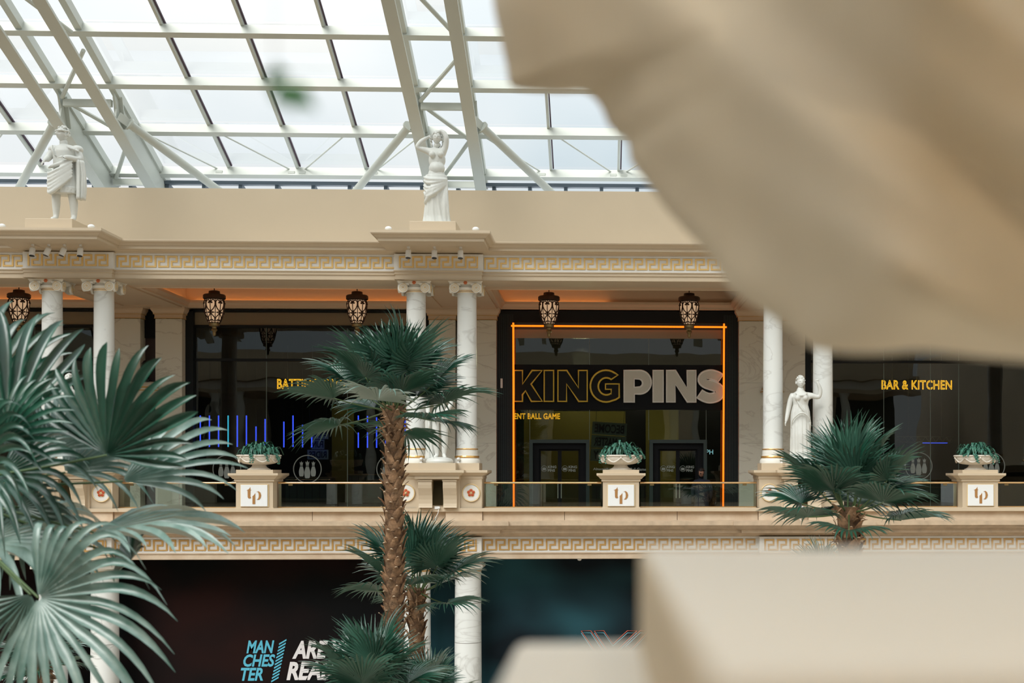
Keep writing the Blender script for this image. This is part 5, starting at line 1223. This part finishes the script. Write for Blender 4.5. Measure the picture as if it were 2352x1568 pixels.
# --- level statues standing on the pair pedestals
def robed(x, lab, seed, arm='raised', H=2.2, veil=False):
    st = thing('statue', lab, 'statue', (x, -.55, .24), group='white statues between the columns')
    f = Fig(); f.add('pel', (0, 0, .52), .078).add('wai', (0, 0, .62), .062, 'pel').add('che', (0, 0, .72), .078, 'wai').add('nk', (0, 0, .815), .038, 'che').add('hd', (0, 0, .872), .046, 'nk')
    f.add('lh', (-.05, 0, .47), .07, 'pel').add('lk', (-.05, -.02, .28), .046, 'lh').add('la', (-.055, 0, .07), .028, 'lk').add('lt', (-.06, -.06, .045), .022, 'la')
    f.add('rh', (.05, 0, .47), .07, 'pel').add('rk', (.055, -.04, .29), .046, 'rh').add('ra', (.05, 0, .07), .028, 'rk').add('rt', (.055, -.06, .045), .022, 'ra')
    f.add('ls', (-.10, 0, .77), .037, 'che').add('le', (-.135, 0, .62), .030, 'ls').add('lw', (-.165, -.03, .49), .022, 'le')
    if arm == 'raised': f.add('rs', (.10, 0, .775), .037, 'che').add('re', (.215, -.01, .74), .031, 'rs').add('rm', (.225, -.02, .83), .026, 're').add('rw', (.195, -.03, .90), .02, 'rm')
    else: f.add('rs', (.10, 0, .77), .037, 'che').add('re', (.14, .0, .63), .031, 'rs').add('rw', (.04, -.12, .62), .022, 're')
    scf(f, H); f.hand('lw', (-.3, -.1, -1), (-1, 0, 0), .07 * H); f.hand('rw', (-.2, -.1, 1) if arm == 'raised' else (-1, 0, -.2), (0, -1, 0), .065 * H, 1.0)
    link('body', f.mesh('statue'), st)
    head_mesh((0, -.012 * H, .91 * H), .125 * H, .15 if arm == 'raised' else -.3).obj('head', 'statue', st, True); link('hair', hair_mesh((0, 0, .92 * H), .127 * H, .15, False, seed, bun=True), st)
    sk = robe([(.03, 0, 0, .125, .095, .07, 0), (.15, 0, 0, .115, .088, .07, .05), (.32, 0, -.01, .112, .09, .05, .1), (.50, 0, 0, .112, .082, .03, .1), (.58, 0, 0, .105, .08, .03, .1), (.66, 0, 0, .085, .07, .02, .1), (.745, 0, -.005, .098, .078, .02, .2), (.79, 0, 0, .085, .06, .01, .2), (.82, 0, 0, .04, .04, 0, .2)], nf=13, seed=seed); sc(sk, H)
    q = MB(); q.ball((-.042 * H, -.07 * H, .735 * H), .034 * H, .03 * H, .034 * H, 12, 8); q.ball((.042 * H, -.07 * H, .735 * H), .034 * H, .03 * H, .034 * H, 12, 8)
    folds(q, [[(-.11 * H, -.03 * H, .40 * H), (-.09 * H, -.09 * H, .50 * H), (0, -.115 * H, .565 * H), (.09 * H, -.09 * H, .50 * H), (.115 * H, -.03 * H, .40 * H)], [(-.075 * H, -.055 * H, .80 * H), (-.03 * H, -.085 * H, .765 * H), (.03 * H, -.085 * H, .765 * H), (.075 * H, -.055 * H, .80 * H)], [(-.05 * H, -.08 * H, .70 * H), (.0, -.085 * H, .62 * H), (.06 * H, -.08 * H, .55 * H)]], .012 * H)
    if veil: folds(q, [[(.07 * H, .02 * H, .93 * H), (.11 * H, .0, .82 * H), (.13 * H, 0, .7 * H), (.12 * H, .02 * H, .5 * H)], [(-.07 * H, .02 * H, .93 * H), (-.11 * H, .0, .82 * H), (-.12 * H, 0, .7 * H)]], .03 * H)
    o_ = len(q.v); q.v += sk.v; q.f += [tuple(i + o_ for i in f_) for f_ in sk.f]; link('gown', blend(q, H, .007, 2), st)
    q = MB(); q.lathe([(0, 0), (.30, 0), (.31, .03), (.29, .09), (.0, .10)], n=28); q.obj('statue_base', 'statue', st, 'auto'); return st
robed(5.0 - .02, 'white robed female statue with one arm raised, in front of the right columns', 11)
robed(-13.0, 'white robed statue half hidden by near palm leaves before the left columns', 12, 'low', veil=True)
# nude figure beside a tree stump, between the middle columns
H = 2.2; st = thing('statue', 'white nude statue beside a tree stump, between the middle columns behind palm fronds', 'statue', (-3.98, -.55, .236), group='white statues between the columns')
f = Fig(); f.add('pel', (0, 0, .53), .075).add('wai', (0, 0, .62), .064, 'pel').add('che', (.0, 0, .73), .082, 'wai').add('nk', (0, 0, .82), .034, 'che').add('hd', (0, 0, .86), .034, 'nk')
f.add('lh', (-.045, 0, .49), .062, 'pel').add('lk', (-.045, -.03, .31), .042, 'lh').add('lc', (-.045, .0, .23), .042, 'lk').add('la', (-.03, .0, .085), .024, 'lc').add('lt', (-.06, -.05, .055), .022, 'la')
f.add('rh', (.05, 0, .49), .062, 'pel').add('rk', (.055, -.01, .31), .042, 'rh').add('rc', (.055, .01, .23), .042, 'rk').add('ra', (.045, .01, .085), .024, 'rc').add('rt', (.07, -.05, .055), .022, 'ra')
f.add('ls', (-.10, 0, .775), .038, 'che').add('le', (-.135, 0, .64), .031, 'ls').add('lw', (-.125, -.05, .53), .022, 'le')
f.add('rs', (.10, 0, .775), .038, 'che').add('re', (.135, -.02, .66), .031, 'rs').add('rw', (.07, -.10, .555), .022, 're')
scf(f, H); f.hand('lw', (.1, -.2, -1), (-1, 0, 0), .065 * H); f.hand('rw', (-1, -.2, -.3), (0, -1, .2), .065 * H); link('body', f.mesh('statue'), st)
head_mesh((0, -.012 * H, .91 * H), .125 * H, .4).obj('head', 'statue', st, True); link('hair', hair_mesh((0, 0, .92 * H), .127 * H, .4, False, 31), st)
q = robe([(.03, -.115, .02, .055, .055, .12, 0), (.2, -.115, .02, .045, .045, .12, .3), (.42, -.12, .01, .042, .045, .14, .5), (.53, -.125, 0, .04, .04, .1, .6)], nf=4, seed=9); sc(q, H).obj('tree_stump', 'statue', st, True)
q = MB(); folds(q, [[(-.11 * H, -.06 * H, .53 * H), (-.03 * H, -.10 * H, .50 * H), (.06 * H, -.10 * H, .53 * H)], [(-.12 * H, -.05 * H, .50 * H), (-.11 * H, -.06 * H, .42 * H), (-.13 * H, -.05 * H, .36 * H)]], .018 * H); q.obj('draped_cloth', 'statue', st, True)
q = MB(); q.lathe([(0, 0), (.33, 0), (.34, .04), (.31, .10), (.18, .14), (.0, .15)], n=28); q.obj('statue_base', 'statue', st, 'auto')

# --- black bust on the left bracket
B_ = (-13.0, 4.84, 2.62); t = thing('bust', 'small black bronze bust on the cream bracket between left pilasters', 'bust', B_); h_ = .30
f = Fig(); f.add('a', (0, 0, .03), .10).add('b', (0, 0, .12), .13, 'a').add('c', (0, -.01, .24), .06, 'b').add('l', (-.14, 0, .12), .09, 'b').add('r', (.14, 0, .12), .09, 'b'); link('torso', f.mesh('bustmat'), t)
head_mesh((0, -.01, .40), h_, -.3).obj('head', 'bustmat', t, True); link('hair', hair_mesh((0, 0, .41), h_, -.3, False, 2, hm='bustmat'), t)
q = MB(); q.box(-.12, .12, -.09, .09, -.01, .03); q.obj('foot', 'bustmat', t)

# --- person walking past the right doors
px = P(1612, 1100, 4.3).x; H = 1.74; t = thing('person', 'person in a dark navy coat walking past the right glass doors, seen from behind', 'person', (px, 4.3, -1.63))
f = Fig(); f.add('pel', (0, 0, .52), .09).add('wai', (0, 0, .62), .085, 'pel').add('che', (0, 0, .73), .105, 'wai').add('nk', (-.005, -.0, .83), .036, 'che').add('hd', (-.01, 0, .875), .04, 'nk')
f.add('lh', (-.05, 0, .48), .07, 'pel').add('lk', (-.06, .04, .28), .05, 'lh').add('la', (-.07, -.04, .05), .034, 'lk').add('lt', (-.10, .03, .02), .028, 'la')
f.add('rh', (.05, 0, .48), .07, 'pel').add('rk', (.05, -.02, .28), .05, 'rh').add('ra', (.05, .05, .05), .034, 'rk').add('rt', (.04, .12, .02), .028, 'ra')
f.add('ls', (-.115, 0, .785), .05, 'che').add('le', (-.15, .0, .64), .04, 'ls').add('lw', (-.14, .05, .52), .03, 'le'); f.add('rs', (.115, 0, .785), .05, 'che').add('re', (.15, .0, .64), .04, 'rs').add('rw', (.145, .05, .52), .03, 're')
scf(f, H); f.hand('lw', (0, .3, -1), (-1, 0, 0), .06 * H); f.hand('rw', (0, .3, -1), (1, 0, 0), .06 * H); link('body', f.mesh('coat'), t)
hm = head_mesh((-.01 * H, 0, .925 * H), .125 * H, 2.6); hm.obj('head', 'skin', t, True); link('hair', hair_mesh((-.005 * H, .0, .93 * H), .140 * H, 2.6, False, 5, hm='hair'), t)
q = robe([(.36, 0, 0, .12, .085, .02, 0), (.50, 0, 0, .12, .088, .01, 0), (.62, 0, 0, .115, .085, .01, 0), (.78, 0, 0, .125, .08, .01, 0), (.82, 0, 0, .06, .05, 0, 0)], nf=5); sc(q, H).obj('coat', 'coat', t, True)
# ================================================================ PALMS
def leaf_mesh(seed, nseg=34, spread=250, split=.48, droop=.18, tipdroop=.22, fold=.28, width=1.0, lrange=(.72, 1.0), m='leaf', jag=.06, grav=None, taper=2.0, steps=5):
    # fan leaf, hub at origin, midrib along +Y, upper side +Z, unit radius; grav = direction the free tips hang to
    rr = random.Random(seed); mb = MB(); sp_ = math.radians(spread); da = sp_ / nseg; gv = Vector(grav) if grav is not None else None
    for i in range(nseg):
        t = (i + .5) / nseg * 2 - 1; a = t * sp_ / 2
        L_ = lrange[0] + (lrange[1] - lrange[0]) * math.cos(t * PI / 2) ** .8 + rr.uniform(-jag, jag)
        sl = split * L_ * rr.uniform(.85, 1.12); td = tipdroop * rr.uniform(.4, 1.7); side = rr.uniform(-.06, .06); tw = rr.uniform(-.5, .5); gg = rr.uniform(.5, 1.3)
        rs = [.02] + [sl * q / 3 for q in (1, 2, 3)] + [sl + (L_ - sl) * q / steps for q in range(1, steps + 1)]
        vs = []
        for r_ in rs:
            f = max(0, (r_ - sl) / (L_ - sl)); g = r_ / L_
            w0 = math.tan(da / 2) * min(r_, sl) * width
            w_ = w0 * (1 - f ** taper) * .95 if f > 0 else w0
            if f >= 1: w_ = .0015
            aa = a + side * f * f; cx_, cy_ = math.sin(aa) * r_, math.cos(aa) * r_
            z = fold * abs(math.sin(a)) * r_ - droop * g * g * L_ * .6 - td * f * f * (L_ - sl)
            o_ = gv * (gg * .30 * f ** 2.2 * L_) if gv is not None else Vector((0, 0, 0))
            if gv is not None: cx_ *= 1 - .10 * f * f; cy_ *= 1 - .10 * f * f
            dx, dy = math.cos(aa), -math.sin(aa); pl = w_ * .85 * (1 if f == 0 else .7)
            tz = tw * f * w_ * 1.6
            for q in ((cx_ - dx * w_, cy_ - dy * w_, z + pl - tz), (cx_, cy_, z - pl), (cx_ + dx * w_, cy_ + dy * w_, z + pl + tz)): vs.append(Vector(q) + o_)
        mb.add(vs, [(k * 3 + j, k * 3 + j + 1, k * 3 + j + 4, k * 3 + j + 3) for k in range(len(rs) - 1) for j in range(2)])
    me = bpy.data.meshes.new('frond'); me.from_pydata(mb.v, [], mb.f); me.materials.append(M[m])
    if me.polygons[0].normal.z < 0: me.flip_normals()
    me.polygons.foreach_set('use_smooth', [True] * len(me.polygons)); me.update(); return me
LV = [leaf_mesh(20 + k, nseg=32 + 2 * k, spread=225 + 12 * k, split=(.52, .44, .48, .42)[k], fold=(.30, .18, .38, .25)[k], tipdroop=.3) for k in range(4)]
LP = [leaf_mesh(40 + k, nseg=32, spread=240, m='leafsheen', split=.45, tipdroop=.4, fold=.2 + .15 * k) for k in range(2)]
pt = MB(); pt.tube([(0, -1 + .1 * i, -.02 * math.sin(PI * i / 10)) for i in range(11)], [.016 - .0007 * i for i in range(11)], 5); PET = pt.mesh('petiole', 'stalk', True)
def place_frond(palm, hub, axis, nrm, R_, base, me, lab=None):
    y = Vector(axis).normalized(); n = Vector(nrm); n = (n - y * n.dot(y)).normalized(); x = y.cross(n)
    Mx = Matrix((x, y, n)).transposed().to_4x4(); Mx.translation = Vector(hub)
    o = link('frond', me, palm); o.matrix_local = Mx @ Matrix.Scale(R_, 4)
    b_ = Vector(base) - Vector(hub); L_ = b_.length
    yy = -b_.normalized(); up = Vector((0, 0, 1)); xx = yy.cross(up)
    if xx.length < .01: xx = Vector((1, 0, 0))
    xx.normalize(); zz = xx.cross(yy); Pm = Matrix((xx, yy, zz)).transposed().to_4x4() @ Matrix.Diagonal((1, L_, 1, 1))
    Pm.translation = Vector(hub); pe = link('petiole', PET, o); pe.matrix_local = (Mx @ Matrix.Scale(R_, 4)).inverted() @ Pm
    if lab: o['label'] = lab
    return o
bt = MB()
bt.m = 0; n = 5; vs = []
for i, (y, z, w_) in enumerate(((0, -.55, .50), (-.10, -.3, .47), (-.19, .0, .38), (-.30, .3, .26), (-.46, .52, .15))):
    for j in range(n): a = (j / (n - 1) * 2 - 1); vs.append((w_ * a, y + .16 * a * a * (1 - i * .15), z))
bt.add(vs, [(i * n + j, i * n + j + 1, (i + 1) * n + j + 1, (i + 1) * n + j) for i in range(4) for j in range(n - 1)])
bt.m = 1; bt.add([vs[20], vs[22], vs[24], (.0, -.44, .60)], [(0, 1, 2), (0, 2, 3)] if False else [(0, 1, 2, 3)])
BOOT = bt.mesh('leaf_base', ['boot', 'bootcut'], False)
def palm(name_lab, x, y, ztop, r0, crown, R_, plen, nfr, seed, boots=0, zboot=None, lean=0, els=(80, -25), pale=.15, vis_z=-4.2, shaggy=.9):
    rr = random.Random(seed); t = thing('fan_palm', name_lab, 'palm', (x, y, -7.63), group=None)
    ht = ztop + 7.63; pts = [(lean * (1 - q / 12), .03 * math.sin(q), ht * q / 12) for q in range(13)]
    tr = MB(); k = 18; tube_r = []; vs = []
    nz = 60
    for i in range(nz + 1):
        f = i / nz; z = ht * f; c = (lean * (1 - f), 0); rad = r0 * (1.05 - .10 * f) * (1.0 if f < .97 else 1.1)
        for j in range(k):
            a = 2 * PI * j / k; q = rad * (1 + .10 * math.sin(j * 3 + i * 2.1) * math.sin(i * 1.7)); vs.append((c[0] + q * math.cos(a), c[1] + q * math.sin(a), z))
    tr.add(vs, [(i * k + j, i * k + (j + 1) % k, (i + 1) * k + (j + 1) % k, (i + 1) * k + j) for i in range(nz) for j in range(k)] + [tuple(nz * k + j for j in range(k))])
    trunk = tr.obj('trunk', 'trunk', t, True)
    zb = (zboot if zboot is not None else vis_z) + 7.63; g = 0
    for b_ in range(boots):
        f = b_ / boots; z = zb + (ht - zb) * f; a = b_ * 2.4 + rr.uniform(-.15, .15); q = r0 * 1.0; s_ = r0 * rr.uniform(1.0, 1.45)
        o = link('leaf_base', BOOT, trunk, (lean * (1 - z / ht) + q * math.cos(a), q * math.sin(a), z), (rr.uniform(-.05, .32), rr.uniform(-.2, .2), a + PI / 2), (s_, s_, s_ * rr.uniform(.9, 1.3)))
    C = Vector((0, 0, ht))
    for i in range(nfr):
        f = (i + .5) / nfr; el = math.radians(els[0] + (els[1] - els[0]) * f ** 1.1 + rr.uniform(-8, 8)); az = i * 2.39996 + rr.uniform(-.2, .2) + seed
        hz = Vector((math.cos(az), math.sin(az), 0)); pl = plen * rr.uniform(.8, 1.12) * (.85 + .25 * f)
        d = hz * math.cos(el) + Vector((0, 0, math.sin(el))); hub = C + d * pl + Vector((0, 0, -.05 - .10 * f)); e2 = el + rr.uniform(-.05, .30)
        ax = hz * math.cos(e2) + Vector((0, 0, math.sin(e2))); nn = -hz * math.sin(e2) + Vector((0, 0, math.cos(e2))) + Vector((rr.uniform(-.25, .25), rr.uniform(-.25, .25), 0))
        me = rr.choice(LP) if rr.random() < pale else rr.choice(LV)
        place_frond(t, hub, ax, nn, R_ * rr.uniform(.85, 1.1), C - Vector((0, 0, .08)) + hz * r0 * .6, me)
    # fibrous top of the trunk
    fb = MB()
    for q in range(60):
        a = rr.uniform(0, 2 * PI); z = ht - rr.uniform(0, .55); L_ = rr.uniform(.08, .2); d = Vector((math.cos(a), math.sin(a), rr.uniform(-.6, 1.2))).normalized()
        p0 = Vector((r0 * .9 * math.cos(a), r0 * .9 * math.sin(a), z)); fb.tube([p0, p0 + d * L_ * .6, p0 + d * L_ + Vector((0, 0, -.03))], [.02, .012, .002], 4, cap=False)
    o = fb.obj('crown_fibre', 'boot', t, True); o['kind'] = 'stuff'
    return t
def at(u, D): return P(u, 1000, D + CY)
def zz(v, D): return P(1000, v, D + CY).z
# tall middle palm
p_ = at(905, 22); palm('tall fan palm with shaggy brown trunk standing in front of the middle columns', p_.x, p_.y, zz(932, 22), .142, None, .88, .90, 24, 3, 230, -4.3, els=(86, -16), pale=.12)
p_ = at(957, 24); palm('shorter fan palm just right of and behind the tall palm trunk', p_.x, p_.y, zz(1350, 24), .135, None, .84, .80, 18, 5, 70, -4.5, els=(88, -10), pale=.12)
p_ = at(858, 21); palm('low fan palm at the bottom left of the tall trunk, before the white print', p_.x, p_.y, zz(1598, 21), .15, None, .82, .75, 15, 8, 0, els=(85, 5), pale=.15)
p_ = at(985, 23); palm('low fan palm at the bottom right of the tall trunk', p_.x, p_.y, zz(1610, 23), .13, None, .62, .5, 13, 12, 0, els=(80, 5), pale=.5)
p_ = at(1950, 20); palm('fan palm with short dark trunk in front of the right column pair', p_.x, p_.y, zz(1165, 20), .165, None, .86, .75, 22, 17, 60, -2.6, els=(86, -12), pale=.2)
p_ = at(100, 18); palm('small fan palm low in the left corner behind the big drooping leaf', p_.x, p_.y, zz(1500, 18), .12, None, .42, .34, 22, 22, 0, els=(80, -15), pale=.1)
p_ = at(1885, 25); palm('palm whose dark tips just show above the near parapet, left of the right palm', p_.x, p_.y, zz(1345, 25), .13, None, .6, .4, 16, 25, 0, els=(85, 25), pale=0)

# near palm at the left edge, fronds placed one by one
D0 = 11.0; cx0 = at(-170, D0); t = thing('fan_palm', 'near out-of-focus fan palm whose large fronds fill the left edge', 'palm', (cx0.x, cx0.y, -7.63))
tr = MB(); tr.lathe([(.20, 0), (.17, 3), (.16, 7.63 + zz(1100, D0)), (0, 7.63 + zz(1095, D0))], n=20); tr.obj('trunk', 'trunk', t, True)
base = Vector((0, 0, 7.63 + zz(1110, D0)))
def near(u, v, D, ang, tilt, face, Rpx, spread, split, m, seed, lab=None, gr=1.0, nseg=None, taper=3.0):
    # ang: direction of the leaf in elevation; tilt: lean of the tip toward the hall; face: angle of the blade normal away from the viewer
    h_ = P(u, v, D + CY); hub = h_ - Vector((cx0.x, cx0.y, -7.63)); a = math.radians(ang); ti = math.radians(tilt)
    y = Vector((math.cos(a) * math.cos(ti), math.sin(ti), math.sin(a) * math.cos(ti))).normalized()
    sd = Vector((-math.sin(a), 0, math.cos(a))); fa = math.radians(face)
    n = Vector((0, -1, 0)) * math.cos(fa) + sd * math.sin(fa); n = (n - y * n.dot(y)).normalized(); x = y.cross(n)
    g = Vector((0, 0, -1)) * gr; gl = (g.dot(x), g.dot(y), g.dot(n))
    me = leaf_mesh(seed, nseg=nseg or int(spread / 9.5), spread=spread, split=split, tipdroop=.12, droop=.1, fold=.14, m=m, jag=.07, grav=gl, taper=taper, lrange=(.75, 1.0), steps=7)
    place_frond(t, hub, y, n, Rpx * D / 3000, base, me, lab)
near(245, 1045, 10.6, 72, -10, 14, 300, 165, .52, 'leaf', 101, 'dark green frond', .15)
near(282, 1105, 11.2, 26, 10, 34, 300, 95, .42, 'leafsheen', 102, 'frond with pale sheen', .3)
near(215, 1222, 10.9, 7, 5, 80, 360, 130, .45, 'leafsheen', 103, 'frond with pale sheen seen edge-on', .2)
near(302, 1285, 11.3, 100, 25, 45, 130, 190, .60, 'leaf', 104, 'dark green frond', .3)
near(88, 1372, 9.6, -6, -15, 12, 355, 215, .40, 'leafsheen', 105, 'large drooping frond with pale sheen', 1.3)
near(70, 1365, 9.9, -120, 0, 10, 200, 120, .40, 'leafsheen', 106, None, 1.0)
near(45, 1165, 11.2, -60, 10, -15, 170, 250, .5, 'leafsheen', 107, 'frond with pale sheen')
near(15, 985, 10.8, 84, 10, -20, 330, 90, .45, 'leaf', 108, 'dark upright frond', .1)
near(-50, 960, 11.4, 72, 10, 20, 330, 120, .45, 'leaf', 109, 'dark upright frond', .2)
near(0, 1010, 10.4, 30, -15, 25, 220, 110, .45, 'leaf', 110, 'dark green frond', .3)
near(120, 1035, 11.6, 62, 20, 10, 190, 130, .5, 'leafsheen', 111, 'frond with pale sheen', .5)
near(150, 1085, 11.8, 35, 20, 35, 240, 140, .45, 'leafsheen', 112)
near(0, 1090, 10.9, 12, -10, 40, 250, 150, .45, 'leaf', 113)
near(-40, 1245, 11.0, 8, 0, 62, 330, 150, .45, 'leafsheen', 114)
near(-60, 1080, 10.2, 50, -20, 30, 250, 140, .5, 'leaf', 115)
near(-20, 1330, 10.5, 170, 0, 20, 200, 140, .5, 'leafsheen', 116)

# ================================================================ NEAR SIDE: parapet pedestal, stone drapery, leaf sprig
D1 = 1.55; A = P(1468, 1258, D1 + CY); Bc = P(1180, 1478, D1 + CY)
t = thing('parapet_pedestal', 'cream stone pedestal with stepped top, blurred at the lower right edge', 'pedestal', (.55, D1 + CY - .45, -1.63))
def rel(mb): mb.v = [(x - .55, y - (D1 + CY - .45), z + 1.63) for x, y, z in mb.v]; return mb
mb = MB(); mb.bbox(A.x, A.x + 1.02, D1 + CY - .98, D1 + CY, Bc.z - .02, A.z, .012); o_ = rel(mb).obj('upper_block', ['block', 'blockshade'], t, 'auto'); [setattr(p_, 'material_index', 1) for p_ in o_.data.polygons if abs(p_.normal.x) > .7]
mb = MB(); mb.bbox(Bc.x, Bc.x + 1.30, D1 + CY - 1.1, D1 + CY + .02, Bc.z - .07, Bc.z, .015); rel(mb).obj('cap', 'block', t, 'auto')
mb = MB(); mb.box(Bc.x + .14, Bc.x + 1.16, D1 + CY - .98, D1 + CY - .1, -1.63, Bc.z - .06); rel(mb).obj('body', 'block', t)
# stone drapery of the near statue, hanging in from the upper right; folds run down to the right
outl = [(1126, -140), (1132, 0), (1150, 90), (1163, 150), (1172, 195), (1210, 208), (1290, 212), (1345, 212), (1380, 245), (1400, 290), (1440, 325), (1450, 372), (1490, 425), (1530, 480), (1590, 545), (1640, 600), (1680, 668), (1735, 705), (1800, 745), (1860, 795), (1930, 810), (2020, 812), (2120, 806), (2260, 822), (2420, 835), (2600, 850)]
op = smooth_pts([(u, v, 0) for u, v in outl], 4); NS = 46; dv = []
t = thing('stone_drapery', 'large blurred sand-coloured fold of stone drapery filling the upper right', 'statue', (.9, D1 + CY, -.08))
far_ = Vector((3000, -560, 0)); front, back = [], []
for i, q in enumerate(op):
    for j in range(NS + 1):
        s_ = j / NS; p = q + (far_ - q) * (s_ * .92)
        al = (p.x - 1130) * .62 + (p.y) * -.78     # coordinate across the folds
        f = .5 + .5 * math.sin(al / 92.0 + .9 * math.sin(p.x / 330) + .4); f2 = .5 + .5 * math.sin(al / 37.0 + 1.3 * math.sin(p.y / 260 + 1))
        edge = 1 - math.exp(-s_ * 16)
        th_ = .012 + .10 * edge; tq = min(1, max(0, (2150 - p.x) / 950)); Db = 1.50 + .75 * tq * tq * (3 - 2 * tq); D = Db - th_ * .8 - (.085 * f + .022 * f2) * edge * Db / 1.5 + .10 * s_
        front.append(P(p.x, p.y, D + CY)); back.append(P(p.x, p.y, Db + .04 + .05 * edge + CY))
W1 = NS + 1; nn_ = len(op); off1 = len(front)
mb = MB(); fs = [(i * W1 + j, i * W1 + j + 1, (i + 1) * W1 + j + 1, (i + 1) * W1 + j) for i in range(nn_ - 1) for j in range(NS)]
fs += [tuple(off1 + a for a in reversed(f)) for f in list(fs)]
bd = [i * W1 for i in range(nn_)] + [(nn_ - 1) * W1 + j for j in range(1, W1)] + [i * W1 + NS for i in range(nn_ - 2, -1, -1)] + [j for j in range(NS - 1, 0, -1)]
fs += [(bd[k], bd[(k + 1) % len(bd)], off1 + bd[(k + 1) % len(bd)], off1 + bd[k]) for k in range(len(bd))]
mb.add([v_ - Vector((.9, D1 + CY, -.08)) for v_ in front + back], fs); mb.obj('draped_cloth', 'cloth', t, True)
# the statue's body stands on the pedestal outside the picture
bdy = robe([(.0, 0, 0, .17, .15, .06, 0), (.35, .0, 0, .15, .14, .06, .1), (.62, -.02, 0, .17, .14, .04, .1), (.80, -.05, 0, .16, .12, .02, .1), (.9, 0, 0, .06, .06, 0, 0)], nf=9, seed=6)
bdy.v = [(x + .02, y - .40, z) for x, y, z in bdy.v]; bdy.obj('robe', 'cloth', t, True)

# blurred leaf sprig hanging close to the lens
sg_ = P(640, 190, 1.25 + CY); t = thing('leaf_sprig', 'tiny strongly blurred green leaf sprig in front of the glass roof', 'leaf', sg_)
mb = MB()
for k, (a, L_) in enumerate(((100, .018), (-60, .03), (-35, .045), (150, .012))):
    a = math.radians(a); d = Vector((math.cos(a), 0, math.sin(a))); s_ = Vector((-d.z, .3, d.x)) * 0.013
    mb.add([(0, 0, 0), tuple(d * L_ * .4 + s_), tuple(d * L_), tuple(d * L_ * .4 - s_)], [(0, 1, 2, 3)])
mb.obj('leaflets', 'sprig', t); mb = MB(); mb.tube([(0, 0, 0), (-.004, 0, .03), (-.003, .01, .34)], .0006, 4); mb.obj('stem', 'stalk', t)

for o in list(S.objects):
    if o.parent is None and o.type != 'LIGHT' or o.name.startswith('unseen_lamp'): o.location.z += EZ
